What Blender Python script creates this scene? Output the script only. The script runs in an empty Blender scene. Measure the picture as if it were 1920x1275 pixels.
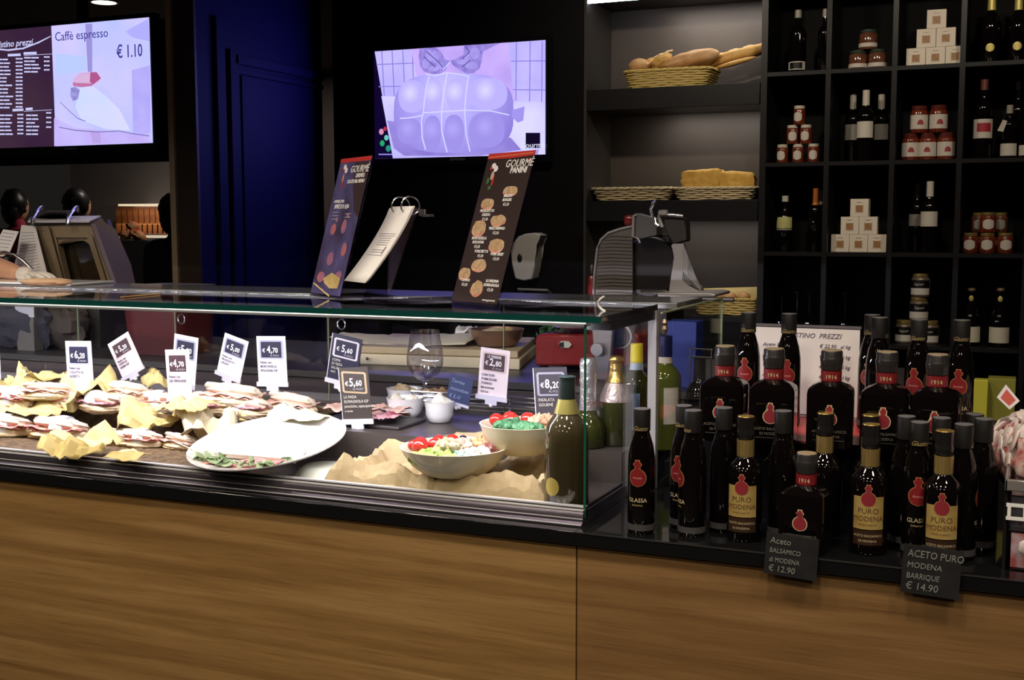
import bpy, bmesh, math, random
from mathutils import Vector, Matrix, noise
D = bpy.data; S = bpy.context.scene; COL = S.collection
random.seed(7); R = random.random; U = random.uniform; PI = math.pi
def rad(a): return math.radians(a)
# ---------------------------------------------------------------- camera
FPX, YAW, PITCH, ROLL = 2224.15, 0.411473628, 0.0986438673, -0.00144623375
CP = Vector((0.8207, -2.1947, 1.62))
cy, sy = math.cos(YAW), math.sin(YAW)
FW = Vector((-sy*math.cos(PITCH), cy*math.cos(PITCH), -math.sin(PITCH)))
RI = Vector((cy, sy, 0)); UP = RI.cross(FW)
RI, UP = math.cos(ROLL)*RI+math.sin(ROLL)*UP, -math.sin(ROLL)*RI+math.cos(ROLL)*UP
cam = D.cameras.new('camera'); co = D.objects.new('camera', cam); COL.objects.link(co)
cam.sensor_width = 36; cam.lens = 36*FPX/1920; cam.clip_start = 0.05
co.matrix_world = Matrix.Translation(CP) @ Matrix((RI, UP, -FW)).transposed().to_4x4()
S.camera = co
def P(px, py, z=None, y=None, x=None):
    """point of the place seen at a pixel of the 1920x1275 photograph, on a plane of known height or depth"""
    v = FW+RI*((px-960)/FPX)-UP*((py-637.5)/FPX)
    t = (z-CP.z)/v.z if z is not None else (y-CP.y)/v.y if y is not None else (x-CP.x)/v.x
    return CP+v*t
# ---------------------------------------------------------------- world, exposure, large lights
w = D.worlds.new('world'); S.world = w; w.use_nodes = True
w.node_tree.nodes['Background'].inputs[0].default_value = (.9, .8, .7, 1)
w.node_tree.nodes['Background'].inputs[1].default_value = .012
S.view_settings.view_transform = 'Standard'; S.view_settings.look = 'None'
S.view_settings.exposure = 0; S.view_settings.gamma = 1; S.view_settings.use_curve_mapping = False
S.cycles.transparent_max_bounces = 32; S.cycles.max_bounces = 8; S.cycles.use_denoising = True
S.cycles.caustics_reflective = False; S.cycles.caustics_refractive = False; S.cycles.sample_clamp_indirect = 3
def light(name, kind, loc, power, color, size=.1, size_y=None, aim=None, rot=None, spot=None, blend=.6, spread=None):
    l = D.lights.new(name, kind); l.energy = power; l.color = color
    if kind == 'AREA':
        l.shape = 'RECTANGLE' if size_y else 'DISK'; l.size = size
        if size_y: l.size_y = size_y
        if spread: l.spread = rad(spread)
    else: l.shadow_soft_size = size
    if kind == 'SPOT': l.spot_size = rad(spot or 90); l.spot_blend = blend
    o = D.objects.new(name, l); COL.objects.link(o); o.location = loc
    if aim is not None: o.rotation_euler = (Vector(aim)-Vector(loc)).to_track_quat('-Z', 'Y').to_euler()
    if rot: o.rotation_euler = rot
    return o
WARM = (1, .86, .68); COOL = (.80, .82, 1)
CEIL = 3.0
# strip lamp under the front edge of the case glass, bread bay strips, downlights of the shop, added alley spots
light('case_strip_light', 'AREA', (-1.78, .082, 1.4055), 24, (.92, .87, 1), 3.5, .012, rot=(rad(28), 0, 0))
for nm, z, pw in (('bay_strip_top', 2.63, 1.5), ('bay_strip_middle', 2.13, 1.1), ('bay_strip_low', 1.61, .6)):
    light(nm, 'AREA', (-.58, 3.42, z), pw, (1, .93, .86), .5, .03, rot=(rad(12), 0, 0))
SPOTS = [(-3.0, -.8), (-1.9, -.8), (-.8, -.8), (.3, -.8), (1.4, -.8), (-2.4, -2.0), (-1.1, -2.0), (.2, -2.0), (1.5, -2.0), (-1.8, -3.6), (-.2, -3.6), (1.4, -3.6)]
for i, (x, y) in enumerate(SPOTS):
    light('ceiling_spot', 'SPOT', (x, y, CEIL-.03), 82, WARM, .12, aim=(x, y+.9, 0), spot=120, blend=.9)
for x, y, e in ((-2.0, 1.6, 26), (-.75, 1.75, 42), (.25, 1.75, 30), (1.0, 1.75, 28)):
    light('added_alley_spot', 'SPOT', (x, y, CEIL-.03), e, WARM, .045, aim=(x, y+1.55, 2.0) if x > -1 else (x-.15, y-.3, 0), spot=88 if x > -1 else 56, blend=.8)  # unseen spots added over the alley to brighten shelves and press
light('hall_light', 'AREA', (-5.2, 5.8, CEIL-.05), 24, (1, .88, .78), .8)
light('added_television_glow', 'AREA', (-1.83, 3.125, 2.22), 5, (.20, .18, 1), .92, .52, aim=(-1.83, 0, 2.22))  # added blue light, carries the screen's glow onto the side wall
# ---------------------------------------------------------------- materials
MT = {}
def mat(name, c=(.5, .5, .5), rough=.5, metal=0, em=None, es=1, coat=0, spec=.5, noise_amt=0, nscale=20, c2=None, bump=0, bscale=60, stretch=(1, 1, 1), sss=0, detail=4):
    if name in MT: return MT[name]
    m = D.materials.new(name); m.use_nodes = True; nt = m.node_tree; b = nt.nodes['Principled BSDF']
    b.inputs['Base Color'].default_value = (*c, 1); b.inputs['Roughness'].default_value = rough
    b.inputs['Metallic'].default_value = metal; b.inputs['Coat Weight'].default_value = coat
    b.inputs['Specular IOR Level'].default_value = spec
    if sss: b.inputs['Subsurface Weight'].default_value = sss; b.inputs['Subsurface Scale'].default_value = .02
    if em: b.inputs['Emission Color'].default_value = (*em, 1); b.inputs['Emission Strength'].default_value = es
    tc = nt.nodes.new('ShaderNodeTexCoord'); mp = nt.nodes.new('ShaderNodeMapping'); mp.inputs['Scale'].default_value = stretch
    nt.links.new(tc.outputs['Object'], mp.inputs[0])
    if c2:
        n = nt.nodes.new('ShaderNodeTexNoise'); n.inputs['Scale'].default_value = nscale; n.inputs['Detail'].default_value = detail
        r = nt.nodes.new('ShaderNodeValToRGB'); r.color_ramp.elements[0].position = .35; r.color_ramp.elements[1].position = .65
        r.color_ramp.elements[0].color = (*c, 1); r.color_ramp.elements[1].color = (*c2, 1)
        nt.links.new(mp.outputs[0], n.inputs['Vector']); nt.links.new(n.outputs['Fac'], r.inputs[0]); nt.links.new(r.outputs[0], b.inputs['Base Color'])
        if em: nt.links.new(r.outputs[0], b.inputs['Emission Color'])
    if bump:
        n = nt.nodes.new('ShaderNodeTexNoise'); n.inputs['Scale'].default_value = bscale; n.inputs['Detail'].default_value = 3
        u = nt.nodes.new('ShaderNodeBump'); u.inputs['Strength'].default_value = bump; u.inputs['Distance'].default_value = .004
        nt.links.new(mp.outputs[0], n.inputs['Vector']); nt.links.new(n.outputs['Fac'], u.inputs['Height']); nt.links.new(u.outputs[0], b.inputs['Normal'])
    MT[name] = m; return m
def glassmat(name, tint=(.95, .98, .97), ior=1.45, gl=1, rough=0.0):
    """clear sheet: passes light straight through and mirrors by the Fresnel law"""
    if name in MT: return MT[name]
    m = D.materials.new(name); m.use_nodes = True; nt = m.node_tree; nt.nodes.clear()
    o = nt.nodes.new('ShaderNodeOutputMaterial'); mx = nt.nodes.new('ShaderNodeMixShader')
    t = nt.nodes.new('ShaderNodeBsdfTransparent'); g = nt.nodes.new('ShaderNodeBsdfGlossy'); f = nt.nodes.new('ShaderNodeFresnel')
    t.inputs[0].default_value = (*tint, 1); g.inputs['Color'].default_value = (gl, gl, gl, 1); g.inputs['Roughness'].default_value = rough
    ge = nt.nodes.new('ShaderNodeNewGeometry'); mr = nt.nodes.new('ShaderNodeMapRange')   # same mirror strength on both sides of the sheet
    mr.inputs['To Min'].default_value = ior; mr.inputs['To Max'].default_value = 1/ior
    nt.links.new(ge.outputs['Backfacing'], mr.inputs['Value']); nt.links.new(mr.outputs[0], f.inputs[0])
    nt.links.new(f.outputs[0], mx.inputs[0]); nt.links.new(t.outputs[0], mx.inputs[1]); nt.links.new(g.outputs[0], mx.inputs[2])
    nt.links.new(mx.outputs[0], o.inputs[0]); MT[name] = m; return m
def emit(name, c, s=1, c2=None, nscale=8, sph=None):
    """light-giving picture element of a screen; sph=(centre, radius) fades to c2 outward"""
    if name in MT: return MT[name]
    m = D.materials.new(name); m.use_nodes = True; nt = m.node_tree; nt.nodes.clear()
    o = nt.nodes.new('ShaderNodeOutputMaterial'); e = nt.nodes.new('ShaderNodeEmission')
    e.inputs[0].default_value = (*c, 1); e.inputs[1].default_value = s
    if c2:
        tc = nt.nodes.new('ShaderNodeTexCoord'); r = nt.nodes.new('ShaderNodeValToRGB')
        r.color_ramp.elements[0].color = (*c, 1); r.color_ramp.elements[1].color = (*c2, 1)
        if sph:
            mp = nt.nodes.new('ShaderNodeVectorMath'); mp.operation = 'DISTANCE'; mp.inputs[1].default_value = sph[0]
            dv = nt.nodes.new('ShaderNodeMath'); dv.operation = 'DIVIDE'; dv.inputs[1].default_value = sph[1]
            nt.links.new(tc.outputs['Object'], mp.inputs[0]); nt.links.new(mp.outputs['Value'], dv.inputs[0]); nt.links.new(dv.outputs[0], r.inputs[0])
        else:
            n = nt.nodes.new('ShaderNodeTexNoise'); n.inputs['Scale'].default_value = nscale
            r.color_ramp.elements[0].position = .35; r.color_ramp.elements[1].position = .68
            nt.links.new(tc.outputs['Object'], n.inputs['Vector']); nt.links.new(n.outputs['Fac'], r.inputs[0])
        nt.links.new(r.outputs[0], e.inputs[0])
    nt.links.new(e.outputs[0], o.inputs[0]); MT[name] = m; return m
def wood(name, a, b_, c):
    m = D.materials.new(name); m.use_nodes = True; nt = m.node_tree; p = nt.nodes['Principled BSDF']
    tc = nt.nodes.new('ShaderNodeTexCoord'); mp = nt.nodes.new('ShaderNodeMapping'); mp.inputs['Scale'].default_value = (.55, 1, 13)
    n = nt.nodes.new('ShaderNodeTexNoise'); n.inputs['Scale'].default_value = 2.2; n.inputs['Detail'].default_value = 8; n.inputs['Distortion'].default_value = .5
    mp2 = nt.nodes.new('ShaderNodeMapping'); mp2.inputs['Scale'].default_value = (5, 1, 260)
    n2 = nt.nodes.new('ShaderNodeTexNoise'); n2.inputs['Scale'].default_value = 1.5; n2.inputs['Detail'].default_value = 3
    r = nt.nodes.new('ShaderNodeValToRGB'); e = r.color_ramp.elements
    e[0].position = .3; e[0].color = (*a, 1); e[1].position = .72; e[1].color = (*c, 1); k = e.new(.5); k.color = (*b_, 1)
    r2 = nt.nodes.new('ShaderNodeValToRGB'); r2.color_ramp.elements[0].position = .28; r2.color_ramp.elements[1].position = .5
    r2.color_ramp.elements[0].color = (.62, .58, .55, 1); r2.color_ramp.elements[1].color = (1, 1, 1, 1)
    mx = nt.nodes.new('ShaderNodeMix'); mx.data_type = 'RGBA'; mx.blend_type = 'MULTIPLY'; mx.inputs[0].default_value = .75
    L = nt.links.new
    L(tc.outputs['Object'], mp.inputs[0]); L(tc.outputs['Object'], mp2.inputs[0]); L(mp.outputs[0], n.inputs['Vector']); L(mp2.outputs[0], n2.inputs['Vector'])
    L(n.outputs['Fac'], r.inputs[0]); L(n2.outputs['Fac'], r2.inputs[0]); L(r.outputs[0], mx.inputs[6]); L(r2.outputs[0], mx.inputs[7]); L(mx.outputs[2], p.inputs['Base Color'])
    p.inputs['Roughness'].default_value = .5; p.inputs['Specular IOR Level'].default_value = .3
    MT[name] = m; return m
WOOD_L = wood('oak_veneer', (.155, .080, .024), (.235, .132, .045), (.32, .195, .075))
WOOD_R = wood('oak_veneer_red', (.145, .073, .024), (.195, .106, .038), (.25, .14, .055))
BLACKGLOSS = mat('black_gloss_worktop', (.006, .006, .007), .06)
BLACK = mat('black_lacquer', (.006, .005, .006), .42, spec=.3)
SHELFBLACK = mat('black_shelf_board', (.009, .008, .009), .4, spec=.3)
BACKP = mat('dark_back_panel', (.05, .044, .038), .55, spec=.3)
BAYP = mat('grey_bay_panel', (.085, .07, .06), .5, spec=.3, c2=(.07, .058, .05), nscale=3)
GLOWBLUE = mat('blue_glow_wall', (.008, .010, .085), .6, spec=.15)  # dark wall coloured blue to stand for the television's glow
CHROME = mat('polished_steel', (.75, .74, .78), .24, 1)
STEEL = mat('brushed_steel', (.52, .5, .5), .32, 1, bump=.15, bscale=300)
CAST = mat('cast_aluminium', (.50, .48, .50), .36, .45)
DSTEEL = mat('dull_dark_steel', (.13, .12, .115), .4, .7)
GREYPAINT = mat('grey_painted_metal', (.36, .35, .36), .45)
WHITE = mat('white_porcelain', (.86, .86, .88), .12, coat=.4)
CREAM = mat('cream_porcelain', (.86, .79, .60), .25, coat=.2)  # cream glaze made yellower to stand for light bounced off the paper
PAPER = mat('white_card', (.82, .80, .86), .6)
PAPER2 = mat('white_sheet', (.80, .77, .78), .65)
NAVYC = mat('navy_print', (.018, .018, .045), .4); BROWNC = mat('maroon_print', (.05, .02, .03), .5)
GREYC = mat('grey_print', (.38, .38, .46), .5); TANC = mat('tan_print', (.45, .33, .2), .5)
INK = mat('grey_ink', (.16, .14, .2), .6); WHITEINK = mat('white_ink', (.85, .83, .85), .6)
CHALK = mat('chalk_lettering', (.20, .20, .19), .9); SLATE = mat('chalkboard', (.010, .010, .011), .7, c2=(.016, .016, .017), nscale=30, spec=.2)
ACRYL = glassmat('clear_acrylic', (.93, .92, .96), 1.42)
PANE = glassmat('clear_pane', (.975, .985, .98), 1.38, .9)
EDGE = mat('green_glass_edge', (.005, .05, .045), .08, em=(.002, .02, .02), es=.0, coat=.5)
WGLASS = glassmat('thin_clear_glass', (.93, .93, .97), 2.0)
RED = mat('red_enamel', (.24, .018, .018), .22, coat=.5)
DRED = mat('dark_red_enamel', (.12, .012, .02), .35)
BOTTLE = mat('near_black_glass', (.003, .002, .002), .03, spec=.55)
GREENB = mat('dark_green_glass', (.035, .04, .008), .05, coat=.6)
OLIVEB = mat('olive_green_glass', (.085, .10, .012), .05, coat=.6)
AMBERB = mat('smoky_brown_glass', (.05, .038, .018), .07, coat=.6)
CAPB = mat('matt_black_capsule', (.010, .009, .009), .45, spec=.25); CAPTOP = mat('grey_cap_top', (.13, .125, .135), .5)
GOLD = mat('gold_foil', (.80, .55, .18), .3, .9, bump=.4, bscale=120); GOLDL = mat('gold_label', (.62, .45, .16), .36, .45, c2=(.5, .33, .1), nscale=30)
GOLDTOP = mat('gold_lacquer_top', (.75, .5, .15), .25, .8)
SILVERF = mat('crinkled_silver_foil', (.75, .73, .76), .3, .8, bump=.9, bscale=90)
REDL = mat('red_label', (.19, .012, .015), .4); REDBR = mat('bright_red_card', (.55, .04, .04), .4)
PINKL = mat('pink_lettering', (.6, .28, .26), .5)
YELCAP = mat('yellow_capsule', (.75, .62, .03), .3); BLUECAP = mat('navy_capsule', (.012, .014, .07), .3)
ORCAP = mat('orange_capsule', (.5, .14, .02), .35); WCAP = mat('off_white_capsule', (.55, .52, .44), .4)
LABW = mat('off_white_label', (.58, .53, .46), .6); LABY = mat('yellow_green_label', (.5, .48, .18), .6)
JAM = mat('red_preserve', (.11, .018, .008), .15, coat=.5, c2=(.18, .03, .01), nscale=60); DJAM = mat('dark_preserve', (.09, .03, .015), .15, coat=.5, c2=(.16, .06, .03), nscale=60)
LIDW = mat('pale_lid', (.6, .55, .45), .4); LIDG = mat('gold_lid', (.5, .36, .12), .3, .7); LIDD = mat('dark_green_lid', (.03, .05, .03), .3)
BOXW = mat('ivory_carton', (.78, .69, .57), .6); BISC = mat('biscuit_window', (.42, .22, .09), .5, c2=(.3, .14, .05), nscale=80)
CRUST = mat('bread_crust', (.52, .25, .08), .7, c2=(.66, .40, .18), nscale=14, bump=.4, bscale=60)
BAGUET = mat('golden_crust', (.55, .28, .06), .7, c2=(.66, .40, .12), nscale=20, bump=.4, bscale=70)
TOASTY = mat('yellow_focaccia', (.72, .45, .10), .8, c2=(.6, .33, .06), nscale=30, bump=.8, bscale=50)
BUN = mat('floury_bun', (.80, .70, .58), .75, c2=(.72, .56, .40), nscale=16, bump=.4, bscale=70)
BUNSIDE = mat('baked_bun_base', (.66, .47, .24), .75, c2=(.74, .6, .4), nscale=20, bump=.3, bscale=60)
HAM = mat('cured_ham', (.55, .12, .12), .4, c2=(.72, .36, .32), nscale=26, bump=.4, bscale=60)
SALAMI = mat('dark_salami', (.30, .05, .08), .4, c2=(.6, .35, .38), nscale=40)
HAMP = mat('pale_cooked_ham', (.74, .42, .36), .45, c2=(.82, .60, .50), nscale=15, bump=.4, bscale=40)
WRAP = mat('yellow_butcher_paper', (.66, .54, .24), .7, c2=(.56, .44, .16), nscale=6, bump=.25, bscale=30)
WAX = mat('white_waxed_paper', (.66, .68, .70), .5, bump=.3, bscale=40)
KRAFT = mat('brown_kraft_paper', (.50, .38, .20), .75, c2=(.42, .31, .16), nscale=9, bump=.5, bscale=40)
RATTAN = mat('dark_rattan', (.06, .035, .018), .6, c2=(.17, .11, .055), nscale=70)
WICKER = mat('straw_wicker', (.72, .52, .12), .6, c2=(.82, .64, .24), nscale=60)
WICKER2 = mat('pale_wicker', (.74, .60, .36), .6, c2=(.82, .70, .46), nscale=60)
LETT = mat('green_lettuce', (.28, .50, .07), .5, c2=(.45, .62, .16), nscale=40, bump=.5); ROCK = mat('dark_salad_leaf', (.03, .13, .05), .5, c2=(.08, .24, .10), nscale=40)
TOM = mat('tomato_skin', (.55, .03, .02), .12, coat=.6); OLIVE = mat('black_olive', (.03, .015, .03), .2, coat=.5)
CARROT = mat('shredded_carrot', (.78, .42, .16), .6, c2=(.8, .55, .3), nscale=60, bump=.7); MUSH = mat('grilled_mushroom', (.34, .26, .17), .5, c2=(.6, .52, .4), nscale=50, bump=.7)
BEAN = mat('red_beans', (.25, .05, .06), .3, c2=(.5, .25, .22), nscale=70, bump=.6); CHEESE = mat('white_cheese', (.80, .74, .60), .5, c2=(.85, .82, .74), nscale=40, bump=.5)
ARTI = mat('olive_brown_antipasti', (.34, .27, .13), .5, c2=(.5, .44, .28), nscale=50, bump=.7)
BOARD = mat('pale_chopping_board', (.80, .70, .52), .6); SKIN = mat('skin', (.60, .32, .20), .5, sss=.1)
GLOVE = mat('white_latex_glove', (.72, .66, .60), .5); HAIR = mat('black_hair', (.008, .006, .006), .4); SHIRT = mat('red_shirt', (.35, .02, .05), .8)
DARKCL = mat('dark_clothing', (.015, .012, .015), .8); APRON = mat('white_apron', (.6, .58, .6), .8)
# ---------------------------------------------------------------- mesh helpers
def nb(): return bmesh.new()
def obj(name, bm, m, parent=None, angle=38, solid=None, sub=0, bevel=0):
    me = D.meshes.new(name); bmesh.ops.recalc_face_normals(bm, faces=bm.faces); bm.to_mesh(me); bm.free()
    for p in me.polygons: p.use_smooth = True
    me.set_sharp_from_angle(angle=rad(angle))
    if m: me.materials.append(m)
    o = D.objects.new(name, me); COL.objects.link(o)
    if parent: o.parent = parent
    if bevel: q = o.modifiers.new('bevel', 'BEVEL'); q.width = bevel; q.segments = 2; q.limit_method = 'ANGLE'
    if sub: q = o.modifiers.new('sub', 'SUBSURF'); q.levels = sub; q.render_levels = sub
    if solid: q = o.modifiers.new('solid', 'SOLIDIFY'); q.thickness = solid; q.offset = 0
    return o
def tag(o, label, cat, group=None):
    o['label'] = label; o['category'] = cat
    if group: o['group'] = group
    return o
def thing(name, label, cat, loc=(0, 0, 0), rz=0, group=None):
    o = D.objects.new(name, None); COL.objects.link(o); o.location = loc; o.rotation_euler = (0, 0, rz); o.empty_display_size = .05
    return tag(o, label, cat, group)
def struct(name, bm, m): o = obj(name, bm, m); o['kind'] = 'structure'; return o
def dup(root, loc, rz=0, label=None, group=None, scale=None):
    r = root.copy(); COL.objects.link(r); r.location = loc; r.rotation_euler = (0, 0, rz)
    if scale: r.scale = (scale,)*3
    if label: r['label'] = label
    if group: r['group'] = group
    for ch in root.children:
        c = ch.copy(); COL.objects.link(c); c.parent = r
        for g in ch.children: d = g.copy(); COL.objects.link(d); d.parent = c
    return r
def box(bm, c, s, M=None):
    r = bmesh.ops.create_cube(bm, size=1)['verts']
    for v in r:
        v.co = Vector((v.co.x*s[0], v.co.y*s[1], v.co.z*s[2])) + Vector(c)
        if M: v.co = M @ v.co
    return bm
def bx(x0, x1, y0, y1, z0, z1): return box(nb(), ((x0+x1)/2, (y0+y1)/2, (z0+z1)/2), (x1-x0, y1-y0, z1-z0))
def abox(bm, x0, x1, y0, y1, z0, z1): return box(bm, ((x0+x1)/2, (y0+y1)/2, (z0+z1)/2), (x1-x0, y1-y0, z1-z0))
def lathe(prof, seg=28, bm=None, c=(0, 0, 0), M=None, sy=1):
    """profile rows (radius, height[, squareness exponent])"""
    bm = bm or nb(); rings = []
    for q in prof:
        r, z = q[0], q[1]; n = q[2] if len(q) > 2 else 2; ring = []
        if r < 1e-6: v = bm.verts.new(Vector(c)+Vector((0, 0, z))); v.co = M @ v.co if M else v.co; rings.append([v]); continue
        for i in range(seg):
            a = 2*PI*i/seg; ca, sa = math.cos(a), math.sin(a); k = (abs(ca)**n+abs(sa)**n)**(-1/n)
            p = Vector(c)+Vector((r*k*ca, r*k*sa*sy, z)); ring.append(bm.verts.new(M @ p if M else p))
        rings.append(ring)
    for a, b in zip(rings, rings[1:]):
        for i in range(seg):
            j = (i+1) % seg
            if len(a) == 1 and len(b) == 1: break
            if len(a) == 1: bm.faces.new((a[0], b[i], b[j]))
            elif len(b) == 1: bm.faces.new((a[i], a[j], b[0]))
            else: bm.faces.new((a[i], a[j], b[j], b[i]))
    for e in (rings[0], rings[-1]):
        if len(e) > 2 and prof[0][0] != prof[-1][0] or (len(e) > 2 and prof[0][1] != prof[-1][1]):
            try: bm.faces.new(e)
            except ValueError: pass
    return bm
def shell(prof, t=.003, seg=32, **k):
    """open thin vessel: outside up, inside down"""
    return lathe(list(prof)+[(max(r-t, 0), max(z, prof[0][1]+t)) for r, z in reversed(prof)], seg, **k)
def tube(path, r, seg=8, bm=None, cyclic=False):
    bm = bm or nb(); path = [Vector(p) for p in path]; n = len(path); rings = []
    for i, p in enumerate(path):
        a = path[(i-1) % n] if (i or cyclic) else p; b = path[(i+1) % n] if (i < n-1 or cyclic) else p
        t = (b-a).normalized(); up_ = Vector((0, 0, 1)) if abs(t.z) < .9 else Vector((0, 1, 0))
        u = t.cross(up_).normalized(); v = t.cross(u); rr = r[i] if isinstance(r, (list, tuple)) else r
        rings.append([bm.verts.new(p+(u*math.cos(2*PI*k/seg)+v*math.sin(2*PI*k/seg))*rr) for k in range(seg)])
    for i in range(n if cyclic else n-1):
        a, b = rings[i], rings[(i+1) % n]
        for k in range(seg): bm.faces.new((a[k], a[(k+1) % seg], b[(k+1) % seg], b[k]))
    if not cyclic: bm.faces.new(rings[0]); bm.faces.new(rings[-1])
    return bm
def poly(pts, bm=None):
    bm = bm or nb(); bm.faces.new([bm.verts.new(p) for p in pts]); return bm
def prism(pts, d, bm=None):
    """closed outline of points extruded by vector d"""
    bm = bm or nb(); d = Vector(d); a = [bm.verts.new(Vector(p)) for p in pts]; b = [bm.verts.new(Vector(p)+d) for p in pts]
    bm.faces.new(a); bm.faces.new(list(reversed(b))); n = len(a)
    for i in range(n): bm.faces.new((a[i], a[(i+1) % n], b[(i+1) % n], b[i]))
    bmesh.ops.triangulate(bm, faces=[f for f in bm.faces if len(f.verts) > 4]); return bm
def blob(c, s, amp=.0, f=3, bm=None, M=None, seg=14, seed=0, flat=None, pw=2):
    bm = bm or nb(); r = bmesh.ops.create_uvsphere(bm, u_segments=seg, v_segments=max(6, seg*2//3), radius=1)['verts']
    for v in r:
        k = 1
        if pw != 2: k = (abs(v.co.x)**pw+abs(v.co.y)**pw+abs(v.co.z)**pw)**(-1/pw)
        if amp: k *= 1+amp*noise.noise(v.co*f+Vector((seed*7.1, seed*3.3, 0)))
        p = v.co*k
        if flat is not None: p.z = max(p.z, flat)
        p = Vector((p.x*s[0], p.y*s[1], p.z*s[2]))
        if M: p = M @ p
        v.co = p+Vector(c)
    return bm
def rot(rx=0, ry=0, rz=0): return Matrix.Rotation(rz, 3, 'Z') @ Matrix.Rotation(ry, 3, 'Y') @ Matrix.Rotation(rx, 3, 'X')
def sheet(w, d, amp, seed, f=9, n=12, curl=0, bm=None, shape=None):
    """crumpled sheet of paper in its own xy plane"""
    bm = bm or nb(); g = [[None]*(n+1) for _ in range(n+1)]
    for i in range(n+1):
        for j in range(n+1):
            x, y = (i/n-.5)*w, (j/n-.5)*d; q = Vector((x*f+seed*5.3, y*f, seed*1.7))
            z = amp*(noise.noise(q)+.5*abs(noise.noise(q*2.7)))+curl*((2*x/w)**2+(2*y/d)**2)
            if shape: z += shape(x, y)
            g[i][j] = bm.verts.new((x+amp*.3*noise.noise(q*1.3+Vector((9, 9, 9))), y+amp*.3*noise.noise(q*1.3), z))
    for i in range(n):
        for j in range(n): bm.faces.new((g[i][j], g[i+1][j], g[i+1][j+1], g[i][j+1]))
    return bm
def text(s, size, m, parent, loc, ax=(1, 0, 0), up=(0, 0, 1), align='CENTER', bend=None, name='lettering', sx=1, extr=.0004, shear=0, bold=0):
    cu = D.curves.new('t', 'FONT'); cu.body = s; cu.size = size; cu.align_x = align; cu.resolution_u = 2; cu.extrude = 0 if bend else extr; cu.shear = shear; cu.offset = bold*size
    o = D.objects.new('t', cu); COL.objects.link(o); dg = bpy.context.evaluated_depsgraph_get()
    me = D.meshes.new_from_object(o.evaluated_get(dg)); D.objects.remove(o); D.curves.remove(cu)
    A, Uv = Vector(ax).normalized(), Vector(up).normalized(); N = A.cross(Uv)
    for v in me.vertices:
        if bend: a = v.co.x*sx/bend; v.co = Vector(loc)+Vector((math.sin(a)*bend, -math.cos(a)*bend, v.co.y))
        else: v.co = Vector(loc)+A*v.co.x*sx+Uv*v.co.y+N*v.co.z
    me.materials.clear(); me.materials.append(m); me.name = name
    q = D.objects.new(name, me); COL.objects.link(q); q.parent = parent; return q
def wrap(prof, r, a0=0, bm=None, n=12, z0=0):
    """curved label on an upright cylinder of radius r: rows of (height, half width) round the angle a0 (0 faces -y)"""
    bm = bm or nb(); rows = []
    for z, hw in prof:
        rr = r(z+z0) if callable(r) else r
        rows.append([bm.verts.new((math.sin(a0+(k/n*2-1)*hw/rr)*rr, -math.cos(a0+(k/n*2-1)*hw/rr)*rr, z+z0)) for k in range(n+1)])
    for a, b in zip(rows, rows[1:]):
        for k in range(n): bm.faces.new((a[k], a[k+1], b[k+1], b[k]))
    return bm
def pot(s, grow=0):
    """outline rows of the little long-necked flask emblem, total height s"""
    R_ = .33*s; rows = []
    for i in range(15):
        t = i/14; z = -R_-grow+t*(2*R_*.93+grow); rows.append((z+R_, math.sqrt(max((R_+grow)**2-z*z, 0))+1e-5))
    rows += [(.66*s, .10*s+grow), (.74*s, .085*s+grow), (.80*s, .14*s+grow), (.88*s, .15*s+grow), (.93*s, .08*s+grow), (1.0*s+grow, .07*s+grow)]
    return rows
def bars(rows, m, parent, o, ax, up, name='printed_lines'):
    """rows of unreadable small print: (x0, x1, z, height) in the sheet's own axes"""
    bm = nb(); o, ax, up = Vector(o), Vector(ax), Vector(up)
    for x0, x1, z, h in rows: poly([o+ax*x0+up*z, o+ax*x1+up*z, o+ax*x1+up*(z+h), o+ax*x0+up*(z+h)], bm)
    return obj(name, bm, m, parent)
# ================================================================ the setting
struct('floor', bx(-8, 3.6, -5, 9, -.05, 0), mat('dark_floor_tiles', (.016, .014, .012), .4, c2=(.022, .018, .016), nscale=4))
struct('ceiling', bx(-8, 3.6, -5, 9, CEIL, CEIL+.05), mat('dark_ceiling', (.085, .062, .046), .7))
struct('wall_front', bx(-8, 3.6, -5.1, -5, 0, CEIL), mat('shop_wall', (.04, .032, .026), .7))
struct('wall_right', bx(3.5, 3.6, -5, 3.2, 0, CEIL), mat('shop_wall', (.1, .1, .1)))
struct('wall_back', bx(-2.55, -1.16, 3.2, 3.7, 0, CEIL), mat('black_wall_paint', (.0035, .003, .0035), .6, spec=.15))
struct('wall_left', bx(-2.72, -2.62, 2.18, 3.2, 0, CEIL), GLOWBLUE)
struct('trim_1', bx(-2.745, -2.62, 2.165, 2.18, 0, CEIL), mat('brown_end_panel', (.045, .028, .018), .5))
struct('trim_2', bx(-2.765, -2.735, 2.15, 2.165, 0, CEIL), mat('edge_highlight_strip', (.60, .46, .30), .45, .2))  # pale strip paints the highlight line down the wall's end
struct('wall_far', bx(-8, -5.72, 7.0, 7.1, 0, CEIL), mat('grey_partition', (.20, .175, .165), .7))
struct('wall_far_dark', bx(-5.72, -2.6, 7.2, 7.3, 0, CEIL), mat('dark_partition', (.045, .032, .03), .7))
# side door with grooves in the glow-tinted wall, seen end on
dr = struct('door_1', bx(-2.62, -2.612, 2.50, 3.19, 0, 2.31), GLOWBLUE)
for n, a in (('door_frame', (-2.62, -2.60, 2.30, 2.36, 0, 2.55)), ('door_lintel', (-2.62, -2.60, 2.44, 3.19, 2.36, 2.40)), ('door_frame', (-2.62, -2.60, 2.40, 2.46, 0, 2.42)), ('door_rail', (-2.62, -2.604, 2.46, 3.19, 2.315, 2.335))):
    obj(n, bx(*a), GLOWBLUE, dr)
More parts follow.
